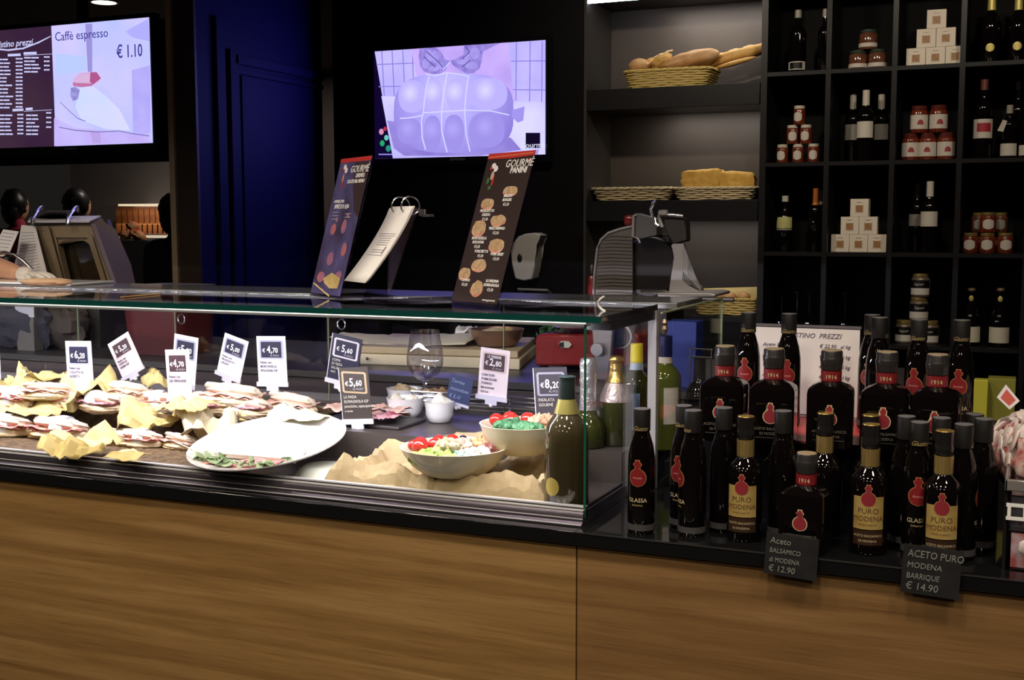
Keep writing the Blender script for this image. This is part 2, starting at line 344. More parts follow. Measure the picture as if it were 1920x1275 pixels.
# ---------------- downlights (lamps with their own housing)
t = P(195, 4, z=CEIL-.004)
dl = thing('downlight', 'round lit downlight in the dark ceiling above the price screen', 'ceiling light', t)
obj('rim', lathe([(.075, -.004), (.09, -.004), (.09, .003), (.075, .003), (.075, -.004)], 32), STEEL, dl)
obj('lamp_disc', lathe([(0, -.002), (.075, -.002), (.075, .002), (0, .002)], 32), mat('lamp_glow', (1, 1, 1), em=(1, .93, .75), es=6), dl)
# ---------------- serving counter
ct = thing('serving_counter', 'long serving counter with oak veneer front and glossy black worktop', 'counter', (0, 0, 0))
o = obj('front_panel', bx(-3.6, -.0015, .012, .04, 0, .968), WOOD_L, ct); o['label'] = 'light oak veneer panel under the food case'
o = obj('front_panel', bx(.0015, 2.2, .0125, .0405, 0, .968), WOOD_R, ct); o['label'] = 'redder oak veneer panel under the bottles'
wt = nb(); abox(wt, -3.6, .0, 0, .06, .972, 1.0); abox(wt, 0, 2.2, 0, .855, .972, 1.0); abox(wt, -3.6, 2.2, .042, .855, .95, .972)
obj('worktop', wt, BLACKGLOSS, ct, bevel=.0012)
obj('worktop_edge_trim', bx(0, 2.2, -.0012, .0, .9975, 1.0008), CHROME, ct)
# ---------------- refrigerated glass case
cs = thing('display_case', 'refrigerated glass food display case with polished sill and thick glass top', 'display case', (-1.5, .4, 1.0))
def cpart(n, bm, m, **k): o = obj(n, bm, m, None, **k); o.parent = cs; o.matrix_parent_inverse = Matrix.Translation((1.5, -.4, -1.0)); return o
sill = nb()
for pr in ([(.038, 1.0), (.038, 1.003), (.046, 1.0085), (.070, 1.0085), (.070, 1.0)], [(.046, 1.008), (.0475, 1.022), (.0505, 1.028), (.0575, 1.031), (.0575, 1.008)], [(.0620, 1.008), (.0620, 1.033), (.068, 1.036), (.074, 1.034), (.074, 1.008)]):
    prism([(-3.6, y_, z_) for y_, z_ in pr], (3.6, 0, 0), sill)
for x0 in (-.012,): abox(sill, x0, .0, .07, .80, 1.0, 1.012); abox(sill, -.012, -.008, .07, .80, 1.012, 1.032); abox(sill, -.004, .0, .07, .80, 1.012, 1.028)
cpart('sill', sill, mat('dark_satin_aluminium', (.20, .18, .22), .28, .9))
lp = nb(); abox(lp, -3.6, 0, .0480, .0575, 1.0300, 1.0325); abox(lp, -3.6, 0, .0620, .0745, 1.0345, 1.0375); abox(lp, -3.6, 0, .0360, .0400, 1.0030, 1.0045); abox(lp, -3.6, 0, .0455, .0485, 1.0135, 1.0155)
cpart('sill_lip', lp, mat('highlight_aluminium', (.80, .78, .82), .3, .5))  # lips in paler metal, painting lit lines along the dark sill
inner = nb(); abox(inner, -3.6, -.02, .07, .36, 1.001, 1.022); abox(inner, -3.6, -.02, .36, .80, 1.001, 1.095)
cpart('deck', inner, mat('brushed_deck', (.12, .10, .09), .4, .45, bump=.1, bscale=200))
for x0, x1 in ((-3.6, -1.45), (-1.448, -.002)):
    f = cpart('front_pane', bx(x0, x1, .0585, .0615, 1.02, 1.413), PANE)
tp = cpart('top_pane', bx(-3.6, .035, .052, .445, 1.4185, 1.4318), PANE)
e = nb(); abox(e, -3.6, .035, .0505, .052, 1.4185, 1.4318); cpart('top_pane_edge', e, EDGE)
e = nb(); abox(e, .035, .036, .0505, .445, 1.4185, 1.4318); cpart('top_side_edge', e, mat('smoked_edge', (.03, .025, .03), .1, coat=.5))
cpart('side_pane', bx(-.0015, .0015, .0615, .44, 1.015, 1.413), PANE)
cpart('corner_edge', bx(-.0025, .0025, .0572, .0585, 1.015, 1.414), mat('green_corner_edge', (.01, .09, .05), .1, coat=.5))
cpart('strip_lamp', bx(-3.5, -.003, .0625, .0685, 1.4155, 1.4182), mat('strip_glow', (1, 1, 1), em=(1, .93, .80), es=1.6))
cpart('strip_channel', bx(-3.5, -.003, .069, .098, 1.409, 1.4182), GREYPAINT)
cpart('side_top_channel', bx(-.02, .034, .12, .43, 1.398, 1.4175), BLACK)
cpart('corner_post', bx(.018, .038, .43, .45, 1.001, 1.4175), GREYPAINT)
rt = nb(); abox(rt, -3.6, .05, .56, .80, 1.412, 1.428); cpart('rear_shelf', rt, mat('grey_stone_shelf', (.13, .13, .13), .18, coat=.4), bevel=.002)
# sliding doors behind, each with a steel ring grip
for x0, x1, hx in ((-2.9, -2.02, None), (-2.02, -1.63, None), (-1.625, -1.07, -1.58), (-1.065, -.50, -1.01), (-.50, -.02, None)):
    g = cpart('sliding_door', bx(x0+.002, x1-.002, .772, .777, 1.10, 1.411), PANE)
    q = obj('door_edge', bx(x0, x0+.002, .7715, .7775, 1.10, 1.411), mat('pale_green_edge', (.35, .42, .25), .2), g)
    if hx:
        px = 340 if hx < -1.3 else 640; c = P(px, 598 if hx < -1.3 else 608, y=.765)
        obj('finger_ring', tube([(c.x+.013*math.cos(a*PI/12), c.y, c.z+.015*math.sin(a*PI/12)) for a in range(24)], .0022, 6, cyclic=True), CHROME, g)
rw = nb(); abox(rw, -3.6, .0, .79, .80, 1.0, 1.115); cpart('rear_wall', rw, mat('satin_back_wall', (.32, .29, .31), .4, .6))
gr = nb()
for z in (1.128, 1.140, 1.152): tube([(-.75, .70, z), (-.30, .70, z), (-.285, .705, z-.012), (-.285, .70, 1.097)], .003, 6, gr)
for x in (-.75, -.45): tube([(x, .702, 1.097), (x, .702, 1.155)], .003, 6, gr)
cpart('rear_rail', gr, CHROME)
# second glass guard beside the case
sg = thing('glass_guard', 'small clear glass guard screen standing on the black worktop beside the case', 'glass screen', (.10, .5, 1.0))
def gp(n, b, m): o = obj(n, b, m); o.parent = sg; o.matrix_parent_inverse = Matrix.Translation((-.10, -.5, -1.0)); return o
gp('pane', bx(.098, .102, .26, .80, 1.06, 1.425), PANE); gp('top_edge', bx(.0975, .1025, .26, .80, 1.425, 1.4285), mat('pale_green_edge', (.3, .4, .3)))
gp('edge', bx(.0975, .1025, .80, .803, 1.0, 1.4285), mat('pale_green_edge', (.3, .4, .3)))
gp('foot', bx(.092, .108, .62, .80, 1.0, 1.06), BLACK)
cl = nb(); lathe([(.0, -.024), (.004, -.024), (.008, -.014), (.005, -.006), (.008, .0), (.004, .008), (0, .008)], 14, cl, (.104, .27, 1.405)); gp('clamp', cl, mat('bronze_clamp', (.22, .16, .12), .3, .6))
# rear work counter
rc = thing('rear_work_counter', 'dark steel rear work counter behind the glass case', 'counter', (-1.3, 1.2, 0))
def rp(n, b, m, **k): o = obj(n, b, m, **k); o.parent = rc; o.matrix_parent_inverse = Matrix.Translation((1.3, -1.2, 0)); return o
rp('body', bx(-2.60, .55, .88, 1.62, 0, 1.15), mat('purple_grey_laminate', (.085, .06, .062), .5)); rp('worktop', bx(-2.62, .57, .862, 1.64, 1.15, 1.17), DSTEEL)
# ---------------- recessed bread bay and cubby shelving
YS = 3.2
bb = thing('bread_shelving', 'dark recessed bread shelves with hidden strip lights beside the television', 'shelving', (-.73, YS, 0))
def bp(n, b, m, **k): o = obj(n, b, m, **k); o.parent = bb; o.matrix_parent_inverse = Matrix.Translation((.73, -YS, 0)); return o
bp('back_panel', bx(-1.158, -.320, 3.56, 3.58, 0, CEIL), BAYP); bp('side_panel', bx(-1.158, -1.145, 3.2, 3.58, 0, CEIL), BACKP)
for z0, z1, l in ((2.148, 2.245, 1), (1.626, 1.722, 1), (1.16, 1.19, 1), (.6, .66, 1), (2.665, 2.78, 1)):
    bp('shelf', bx(-1.145, -.320, 3.2, 3.56, z0, z1), SHELFBLACK, bevel=.002)
st = bp('strip_light', bx(-1.145, -.35, 3.21, 3.225, 2.652, 2.665), mat('bay_strip_glow', (1, 1, 1), em=(.8, .85, 1), es=9))
cb = thing('cubby_shelving', 'tall black cubby shelving unit holding wine bottles, jars and cartons', 'shelving', (.5, YS, 0))
def cp(n, b, m, **k): o = obj(n, b, m, **k); o.parent = cb; o.matrix_parent_inverse = Matrix.Translation((-.5, -YS, 0)); return o
cp('back_panel', bx(-.3, 1.1, 3.52, 3.54, 0, CEIL), mat('black_cubby_back', (.0035, .003, .003), .7, spec=.12))
VX = [-.298, -.020, .257, .530, .803, 1.076]; HZ = [.29, .688, 1.086, 1.487, 1.886, 2.285, 2.684]
for i, x in enumerate(VX): cp('divider', bx(x-(.012 if i else .018), x+.010, 3.2, 3.52, 0, CEIL), SHELFBLACK)
for z in HZ:
    for a, b in zip(VX, VX[1:]): cp('shelf', bx(a+.010, b-.012, 3.202, 3.52, z-.018, z), SHELFBLACK)
# ================================================================ television
def screen(root, Y, base): return lambda pts, l, m, nm='picture_area': obj(nm, poly([P(x, y, y=Y-.0012*l) for x, y in pts]), m, root)
def relink(o, root):
    o.parent = root; o.matrix_parent_inverse = Matrix.Translation(-Vector(root.location))
YT = 3.14; a, b = P(703, 96, y=YT), P(1022.5, 289.5, y=YT)
TX0, TX1, TZ0, TZ1 = P(701, 96, y=YT).x, b.x, b.z, P(1022.5, 75, y=YT).z
tv = thing('television', 'wall television showing a huge string-tied sausage being bound', 'television', ((TX0+TX1)/2, YT, TZ0))
def tvp(n, bm, m): o = obj(n, bm, m); relink(o, tv); return o
tvp('housing', bx(TX0-.02, TX1+.02, YT+.004, YT+.05, TZ0-.035, TZ1+.02), BLACKGLOSS); tvp('wall_bracket', bx(-1.95, -1.7, YT+.05, 3.199, 2.1, 2.35), BLACK)
def c3(x, y):  # crop coordinates of the 620x400 detail -> photo pixels
    return (480+x/3.097, y/3.097)
def tvpoly(pts, l, m, nm='picture_area'):
    bm = nb(); v = []
    for x, y in pts:
        q = P(*c3(x, y), y=YT-.0008*l); q.x = min(max(q.x, TX0), TX1); q.z = min(max(q.z, TZ0), TZ1); v.append(q)
    poly(v, bm); bmesh.ops.triangulate(bm, faces=bm.faces[:]); return tvp(nm, bm, m)
LB = 1.25
tvpoly([(680, 290), (1690, 220), (1690, 905), (680, 935)], 0, emit('scr_tile', (.40, .36, .82), LB, (.52, .46, .95), 5), 'screen')
tvpoly([(680, 290), (689, 296), (795, 930), (680, 935)], 1, emit('scr_black', (.006, .002, .03), 1), 'dark_margin')
for (x, y, r, c, n) in ((728, 765, 14, (.7, .3, .5), 'a'), (750, 748, 10, (.5, .03, .08), 'b'), (733, 832, 14, (.02, .4, .15), 'c'), (768, 862, 15, (.02, .3, .2), 'd'), (757, 800, 13, (.15, .6, .5), 'e')):
    tvpoly([(x+r*math.cos(k*PI/5), y+r*1.3*math.sin(k*PI/5)) for k in range(10)], 2, emit('scr_blob'+n, c, 1), 'colour_spot')
tvpoly([(712, 893), (790, 893), (790, 900), (712, 900)], 2, emit('scr_line', (.3, .3, .8), 1), 'white_line')
GRID = emit('scr_grid', (.22, .19, .60), LB)
for x0, x1 in ((730, 745), (790, 803), (852, 866), (908, 916)): tvpoly([(x0-3, 292), (x0+3, 290), (x1+3, 560), (x1-3, 560)], 1.5, GRID, 'tile_joint')
for x in (1512, 1592, 1662): tvpoly([(x-3, 240), (x+3, 240), (x, 592), (x-6, 592)], 1.5, GRID, 'tile_joint')
for q in (((700, 372), (950, 362)), ((712, 500), (930, 498)), ((1480, 352), (1685, 350)), ((1490, 518), (1685, 520))): tvpoly([q[0], q[1], (q[1][0], q[1][1]+6), (q[0][0], q[0][1]+6)], 1.6, GRID, 'tile_joint')
tvpoly([(728, 558), (1690, 592), (1690, 905), (795, 925), (762, 740)], 2, emit('scr_table', (.60, .58, 1.0), LB, (.42, .38, .85), 3), 'table')
tvpoly([(900, 285), (1465, 243), (1500, 600), (960, 570)], 2.4, emit('scr_apron', (.42, .30, .74), LB, (.52, .38, .84), 6), 'apron')
tvpoly([(762, 700), (1480, 800), (1540, 870), (1300, 905), (860, 905), (800, 860)], 2.6, emit('scr_shadow', (.20, .14, .52), LB, (.30, .25, .65), 5), 'shadow')
mc = P(*c3(1120, 540), y=YT-.003)-Vector(tv.location)
def sup(cx, cy_, a_, b_, n, k=40):
    return [(cx+a_*abs(math.cos(t_))**(2/n)*(1 if math.cos(t_) > 0 else -1), cy_+b_*abs(math.sin(t_))**(2/n)*(1 if math.sin(t_) > 0 else -1)) for t_ in [2*PI*i/k for i in range(k)]]
tvw = P(*c3(1120, 540), y=YT)
tvpoly(sup(1148, 657, 348, 232, 3), 4, emit('scr_meat', (.50, .46, .96), LB, (.20, .15, .56), sph=(tvw, .42)), 'sausage')
for i, (cx, cy_, a_, b_) in enumerate(((905, 560, 78, 95), (1030, 550, 50, 95), (1160, 550, 56, 95), (1345, 545, 115, 95), (890, 760, 72, 75), (1025, 770, 50, 100), (1150, 770, 58, 105), (1340, 755, 105, 105))):
    hi, lo = ((.60, .57, 1.05), (.42, .375, .87)) if i < 4 else ((.37, .32, .79), (.29, .24, .67)); cw = P(*c3(cx-a_*.1, cy_-b_*.2), y=YT)
    tvpoly(sup(cx, cy_, a_, b_, 2.3, 30), 5, emit('scr_bulge%d' % i, hi, LB, lo, sph=(cw, .040+.00016*max(a_, b_)*1.0)), 'casing_bulge')
STR = emit('scr_string', (.55, .55, 1.0), LB)
def strip(pts, wd, l, m, nm):
    for (x0, y0), (x1, y1) in zip(pts, pts[1:]):
        L = math.hypot(x1-x0, y1-y0); nx, ny = -(y1-y0)/L*wd/2, (x1-x0)/L*wd/2
        tvpoly([(x0+nx, y0+ny), (x1+nx, y1+ny), (x1-nx, y1-ny), (x0-nx, y0-ny)], l, m, nm)
for s_ in ([(1005, 445), (985, 520), (972, 650), (960, 700), (965, 800), (985, 870)], [(1110, 425), (1092, 520), (1078, 650), (1078, 760), (1110, 885)], [(1232, 450), (1218, 550), (1212, 650), (1220, 780), (1242, 880)],
           [(835, 688), (900, 684), (965, 670), (975, 655), (1090, 648), (1220, 640), (1360, 643), (1470, 668)], [(985, 430), (1040, 440), (1110, 422), (1180, 430), (1240, 445)]): strip(s_, 7, 6, STR, 'string')
tvpoly([(1485, 640), (1560, 618), (1545, 665), (1552, 700), (1520, 712), (1485, 680)], 5, emit('scr_tail', (.30, .25, .70), LB), 'tied_end')
HND = emit('scr_hand', (.30, .24, .66), LB, (.20, .15, .50), 30)
tvpoly([(950, 285), (1040, 272), (1075, 300), (1098, 345), (1125, 352), (1118, 372), (1100, 385), (1100, 408), (1068, 428), (1020, 430), (975, 415), (953, 385), (945, 330)], 7, HND, 'hand')
tvpoly([(1165, 340), (1205, 318), (1218, 290), (1208, 262), (1330, 256), (1420, 250), (1372, 272), (1318, 300), (1310, 360), (1298, 398), (1262, 425), (1225, 428), (1180, 405), (1140, 375), (1130, 352)], 7, HND, 'hand')
for cx, cy_, a_, b_ in ((1005, 325, 20, 40), (1040, 330, 20, 38), (985, 370, 20, 30), (1070, 380, 22, 20), (1030, 400, 30, 16), (1195, 360, 30, 14), (1250, 380, 34, 22), (1270, 310, 30, 34), (1225, 335, 16, 28)):
    tvpoly(sup(cx, cy_, a_, b_, 2, 18), 7.5, emit('scr_finger', (.36, .30, .74), LB, (.28, .22, .62), 20), 'finger')
for q in ([(990, 300), (1060, 360), (1085, 390)], [(975, 330), (1040, 390)], [(1195, 390), (1245, 350)], [(1215, 270), (1240, 300), (1200, 340)]): strip(q, 5, 8, emit('scr_fold', (.10, .07, .32), 1), 'finger_crease')
strip([(1085, 405), (1110, 380), (1125, 360)], 6, 8, STR, 'string')
tvpoly([(1566, 771), (1650, 771), (1650, 860), (1566, 860)], 8, emit('scr_logo', (.006, .003, .02), 1), 'logo_square')
q = P(*c3(1607, 858), y=YT-.009); text('Gourmé', .038, emit('scr_white', (.8, .8, 1), 1), None, q, name='logo_lettering').name = 'logo_lettering'; relink(COL.objects[-1], tv)
q = P(*c3(1170, 931), y=YT-.0005); text('SAMSUNG', .018, mat('grey_logo', (.25, .25, .25), .4), None, q, name='maker_lettering'); relink(COL.objects[-1], tv)
# ================================================================ price screen, far left
YM = 2.4
mn = thing('menu_screen', 'black hanging menu screen with a price list and a pale espresso picture', 'screen', (-3.5, YM, 2.0))
def mp_(n, bm, m): o = obj(n, bm, m); relink(o, mn); return o
mt, mb_ = P(283, 32, y=YM).z, P(283, 268, y=YM).z; mx = P(283, 150, y=YM).x; ms = P(100, 150, y=YM).x
mp_('housing', bx(mx-1.15, mx+.022, YM+.003, YM+.05, mb_-.045, mt+.022), BLACKGLOSS)
mp_('backing_panel', bx(mx-1.2, P(331, 150, y=YM+.06).x, YM+.06, YM+.10, mb_-.085, mt+.0), BLACK)
mp_('ceiling_arm', bx(mx-.5, mx-.46, YM+.06, YM+.1, mt, CEIL), BLACK)
mp_('price_list', poly([(mx-1.13, YM, mb_), (ms, YM, mb_), (ms, YM, mt), (mx-1.13, YM, mt)]), emit('menu_dark', (.040, .016, .045), 1, (.06, .03, .05), 2))
mp_('espresso_picture', poly([(ms, YM, mb_), (mx, YM, mb_), (mx, YM, mt), (ms, YM, mt)]), emit('menu_light', (.50, .56, 1.15), 1.0, (.68, .62, 1.1), 3))
def m1(x, y): return (x/4.25, y/4.25)
def mpoly(pts, l, m, nm='picture_area'):
    bm = poly([P(*m1(x, y), y=YM-.0008*l) for x, y in pts]); bmesh.ops.triangulate(bm, faces=bm.faces[:]); return mp_(nm, bm, m)
mpoly([(680, 192), (735, 188), (735, 570), (700, 575)], 1, emit('m_pillar', (.34, .30, .72), 1), 'pillar')
mpoly([(445, 430), (690, 450), (690, 560), (450, 600)], 1, emit('m_pale', (.50, .62, 1.1), 1), 'pale_patch')
mpoly([(1050, 560), (1195, 520), (1200, 1060), (1060, 1080)], 1, emit('m_side', (.40, .37, .92), 1, (.52, .46, 1), 6), 'blue_patch')
mpoly([(1000, 250), (1180, 150), (1190, 330), (1060, 300)], 1, emit('m_corner', (.45, .44, 1), 1), 'corner_patch')
mpoly([(715, 1040), (800, 1060), (805, 1140), (740, 1145)], 1, emit('m_pink', (.52, .38, .82), 1), 'stand')
mpoly([(430, 940), (600, 1020), (1190, 1070), (1200, 1135), (432, 1165)], .8, emit('m_pinkband', (.56, .44, .95), 1, (.6, .52, 1), 8), 'lower_band')
mpoly([(575, 680), (590, 620), (640, 580), (720, 575), (800, 610), (790, 650), (735, 680), (650, 695), (600, 685)], 2, emit('m_cup', (.75, .50, .72), 1, (.62, .40, .80), 10), 'coffee')
mpoly([(720, 575), (770, 575), (805, 625), (765, 655), (740, 675), (715, 650)], 3, emit('m_cuprim', (.45, .10, .28), 1), 'coffee_rim')
mpoly([(580, 655), (600, 660), (740, 665), (735, 685), (650, 695), (585, 685)], 3, emit('m_cuprim2', (.55, .18, .38), 1), 'coffee_rim')
mpoly([(565, 700), (600, 690), (635, 720), (620, 790), (580, 805), (560, 760)], 3, emit('m_spoon', (.22, .18, .52), 1, (.4, .38, .8), 30), 'spoon')
mpoly([(640, 695), (735, 680), (850, 770), (950, 870), (1040, 1040), (850, 1030), (650, 960), (600, 850)], 2, emit('m_saucer', (.62, .72, 1.3), 1, (.74, .72, 1.2), 5), 'cup_side')
for q in (((470, 1010), (600, 1035), (780, 1048), (950, 1040), (1060, 1062), (1190, 1080)), ((480, 810), (540, 870), (620, 940), (680, 962))):
    for (x0, y0), (x1, y1) in zip(q, q[1:]): mpoly([(x0, y0), (x1, y1), (x1, y1+7), (x0, y0+7)], 3, emit('m_line', (.18, .16, .45), 1), 'thin_line')
MI = emit('m_ink', (.05, .05, .28), 1); MW = emit('m_white', (.62, .62, .95), 1)
def mt_(s, x, y, sz, m, al='LEFT', shear=0, sx=1, bold=0):
    o = text(s, sz, m, None, P(*m1(x, y), y=YM-.004), align=al, shear=shear, sx=sx, bold=bold, name='screen_text'); relink(o, mn)
mt_('Caffè espresso', 437, 328, .062, MI, sx=.92); mt_('€ 1.10', 930, 462, .085, MI, sx=.70, bold=.012)
mt_('Listino prezzi', 258, 358, .046, MW, 'RIGHT', .3, bold=.01)
for (x0, y0), (x1, y1) in zip(((-60, 380), (60, 393), (180, 380), (300, 335)), ((60, 393), (180, 380), (300, 335), (404, 285))): mpoly([(x0, y0), (x1, y1), (x1, y1+12-4*(x1 > 300)), (x0, y0+14)], 2, MW, 'swoosh')
random.seed(3)
bm = nb()
def mrow(x0, x1, y):
    for k, (a_, b_) in enumerate([(x0, x0+(x1-x0)*.45), (x0+(x1-x0)*.49, x1)]): poly([P(*m1(u_, v_), y=YM-.002) for u_, v_ in ((a_, y), (b_, y), (b_, y-12), (a_, y-12))], bm)
for i in range(14): mrow(-20, U(50, 105), 480+i*29.5); mrow(125, 180 if i < 13 else 180, 480+i*29.5-6)
for i in range(5): mrow(192, U(270, 330), 466+i*28); 
for i in range(4): mrow(350, 395, 460+i*34)
for i in range(6): mrow(-10, U(80, 105), 925+i*30); mrow(138, 186, 920+i*30); mrow(208, U(260, 320), 925+i*30)
for i in range(4): mrow(368, 408, 905+i*38)
for x0, x1, y in ((62, 165, 450), (188, 292, 436), (100, 186, 888), (205, 260, 880)):
    poly([P(*m1(u_, v_), y=YM-.002) for u_, v_ in ((x0, y), (x1, y-4), (x1, y-24), (x0, y-20))], bm)
for y in (440, 885): poly([P(*m1(u_, v_), y=YM-.002) for u_, v_ in ((190, y), (415, y-12), (415, y-8), (190, y+4))], bm)
mp_('printed_lines', bm, MW)
obj('maker_plate', poly([P(*m1(x, y), y=YM+.002) for x, y in ((512, 1195), (608, 1190), (608, 1176), (512, 1180))]), mat('grey_logo', (.3, .3, .3))); relink(COL.objects[-1], mn)
# ================================================================ back hall: shelves and people
hs = thing('snack_shelf', 'lit wall shelf with orange snack packets in the far hall', 'shelf', P(275, 500, y=6.6))
hx0, hx1 = P(222, 400, y=6.6).x, P(330, 400, y=6.6).x
def hp(n, bm, m): o = obj(n, bm, m); relink(o, hs); return o
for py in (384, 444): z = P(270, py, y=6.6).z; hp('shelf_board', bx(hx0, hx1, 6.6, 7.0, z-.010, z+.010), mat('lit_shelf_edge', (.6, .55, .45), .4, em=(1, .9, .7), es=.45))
z0, z1 = P(270, 540, y=6.6).z, P(270, 450, y=6.6).z; hp('cabinet_body', bx(hx0-.05, hx1, 6.42, 7.0, 0, z1-.0), DARKCL)
light('snack_shelf_lamp', 'AREA', (hx0+.35, 6.55, P(270, 384, y=6.6).z-.05), .9, (1, .7, .4), .8, .05, aim=(hx0+.35, 6.9, P(270, 440, y=6.6).z))
OR = mat('orange_packet', (.40, .17, .06), .5, c2=(.20, .06, .03), nscale=14); RP = mat('red_packet', (.5, .06, .03), .5, c2=(.5, .3, .12), nscale=9)
random.seed(11); pk = None
for row in (0, 1):
    for k in range(9 if row == 0 else 10):
        Yp = 6.84 if row == 0 else 6.70; q = P(228+k*(10.5 if row == 0 else 9.6), 440, y=Yp)
        o = obj('snack_packet', bx(-.047, .047, -.03, .03, 0, .26 if row == 0 else .10), OR, bevel=.01)
        o.location = (q.x, Yp, P(270, 444, y=6.6).z+.022); tag(o, ('tall' if row == 0 else 'short')+' orange snack packet in the '+('rear' if row == 0 else 'front')+' row of the far shelf', 'packet', 'tall orange packets on the far shelf' if row == 0 else 'short orange packets on the far shelf')
for k, (px, py) in enumerate(((236, 460), (250, 456), (262, 462), (256, 470))):
    b = blob((0, 0, 0), (.07, .04, .04), .3, 3, seed=k); o = obj('snack_bag', b, RP); o.location = P(px, py+6, y=6.5+.0); o.location.z = z1+.045+(.085 if k == 1 else 0); o.rotation_euler = (0, .3*k, .4*k); tag(o, 'crumpled red snack bag on the lower far shelf', 'snack bag', 'red snack bags on the lower far shelf')
def person(name, label, px, py, Y, shirt, hairc=HAIR, h=None, turn=0, tilt=0, topz=None):
    """standing figure: one skinned body, head with face, hair, clothing"""
    hd = P(px, py, y=Y); H = hd.z+.01; k = H/1.75; t = thing(name, label, 'person', (hd.x, Y, 0), turn)
    J = dict(pel=(0, 0, .95), wa=(0, 0, 1.1), ch=(0, 0, 1.32), nk=(0, 0, 1.47), hb=(0, -.01, 1.56), sl=(.19, 0, 1.40), sr=(-.19, 0, 1.40), el=(.25, -.04, 1.12), er=(-.25, -.04, 1.12), wl=(.24, -.22, 1.0), wr=(-.24, -.22, 1.0),
             hl=(.10, 0, .88), hr=(-.10, 0, .88), kl=(.11, -.01, .48), kr=(-.11, -.01, .48), al=(.11, .02, .09), ar=(-.11, .02, .09), tl=(.12, -.13, .04), tr=(-.12, -.13, .04))
    RR = dict(pel=.15, wa=.135, ch=.16, nk=.06, hb=.06, sl=.075, sr=.075, el=.045, er=.045, wl=.032, wr=.032, hl=.10, hr=.10, kl=.062, kr=.062, al=.042, ar=.042, tl=.035, tr=.035)
    E = [('pel', 'wa'), ('wa', 'ch'), ('ch', 'nk'), ('nk', 'hb'), ('ch', 'sl'), ('ch', 'sr'), ('sl', 'el'), ('sr', 'er'), ('el', 'wl'), ('er', 'wr'), ('pel', 'hl'), ('pel', 'hr'), ('hl', 'kl'), ('hr', 'kr'), ('kl', 'al'), ('kr', 'ar'), ('al', 'tl'), ('ar', 'tr')]
    ks = list(J); me = D.meshes.new('body'); me.from_pydata([Vector(J[q])*k for q in ks], [(ks.index(a_), ks.index(b_)) for a_, b_ in E], [])
    me.materials.append(shirt); o = D.objects.new('body', me); COL.objects.link(o); o.parent = t
    sk = o.modifiers.new('skin', 'SKIN'); sk.use_smooth_shade = True
    for i, q in enumerate(ks): me.skin_vertices[0].data[i].radius = (RR[q]*k, RR[q]*k*(.72 if q in ('pel', 'wa', 'ch') else 1)); 
    me.skin_vertices[0].data[0].use_root = True
    o.modifiers.new('sub', 'SUBSURF').levels = 1
    hb = blob((0, -.01*k, 1.635*k), (.075*k, .092*k, .115*k), seg=18); blob((0, -.105*k, 1.62*k), (.012*k, .02*k, .022*k), bm=hb, seg=8)
    for s in (-1, 1): blob((s*.076*k, 0, 1.63*k), (.012*k, .022*k, .032*k), bm=hb, seg=8)
    obj('head', hb, SKIN, t)
    for s in (-1, 1): obj('eye', blob((s*.030*k, -.092*k, 1.65*k), (.013*k, .01*k, .008*k), seg=8), DARKCL, t)
    obj('mouth', blob((0, -.092*k, 1.58*k), (.024*k, .008*k, .007*k), seg=8), mat('lips', (.3, .08, .07)), t)
    ha = blob((0, .026*k, 1.655*k), (.094*k, .098*k, .112*k), .12, 5, seg=18, seed=len(name)+px); blob((0, .075*k, 1.60*k), (.07*k, .05*k, .10*k), .1, 5, bm=ha)
    obj('hair', ha, hairc, t); return t
pa = person('person', 'dark-haired person in a red shirt in the far hall at left edge', 30, 360, 5.0, SHIRT, turn=3.3)
pb = person('person', 'dark-haired person with hair tied up in dark clothes beyond the steel machine', 146, 358, 5.0, DARKCL, turn=3.25)
obj('hair_bun', blob((0, .02, 1.80), (.045, .045, .035), .2, 4), HAIR, pb)
obj('orange_collar', blob((.085, .05, 1.60), (.03, .03, .035), .2, 4), mat('orange_cloth', (.6, .12, .03), .6), pb)
pc = person('person', 'dark silhouette of a person beside the brown wall end', 330, 368, 4.2, DARKCL, turn=3.2)
# ================================================================ things on the glass top
ZT = 1.4318
def quad_uv(crop, b1, b2, t1, t2):
    pass
def leaflet(name, label, base, ang, w_, lean, h, m, foot=.16):
    t = thing(name, label, 'menu stand', base, rad(ang)); n = nb()
    # local: card bottom edge along x, leaning back along +y
    prism([(-w_/2, 0, .004), (w_/2, 0, .004), (w_/2, lean, h), (-w_/2, lean, h)], (0, .003, 0), n); prism([(-w_/2, .0, .0), (w_/2, .0, .0), (w_/2, foot, 0), (-w_/2, foot, 0)], (0, 0, .003), n)
    prism([(-w_/2, 0, .0), (w_/2, 0, .0), (w_/2, .006, .012), (-w_/2, .006, .012)], (0, .003, 0), n)
    obj('acrylic_holder', n, glassmat('frosty_acrylic', (.80, .76, .82), 1.5), t)
    L = math.hypot(lean, h); up = Vector((0, lean/L, h/L)); nr = Vector((0, -h/L, lean/L))
    def q(u, v, l=1): return Vector((-w_/2+u*w_, 0, .004))+up*(v*L)+nr*(.0006*l+.0004)
    obj('printed_card', poly([q(.02, .01), q(.98, .01), q(.98, .985), q(.02, .985)]), m, t)
    return t, q, up
def patch(t, q, pts, m, nm, l=2): bm = poly([q(u, v, l) for u, v in pts]); bmesh.ops.triangulate(bm, faces=bm.faces[:]); return obj(nm, bm, m, t)
def oval(cx, cy_, a, b_, jag=0, k=12, s=0): return [(cx+a*math.cos(2*PI*i/k)*(1+jag*noise.noise(Vector((i*1.7, s, 0)))), cy_+b_*math.sin(2*PI*i/k)*(1+jag*noise.noise(Vector((s, i*1.9, 0))))) for i in range(k)]
DARKCARD = mat('dark_brown_card', (.040, .026, .026), .35, coat=.2); WI = WHITEINK
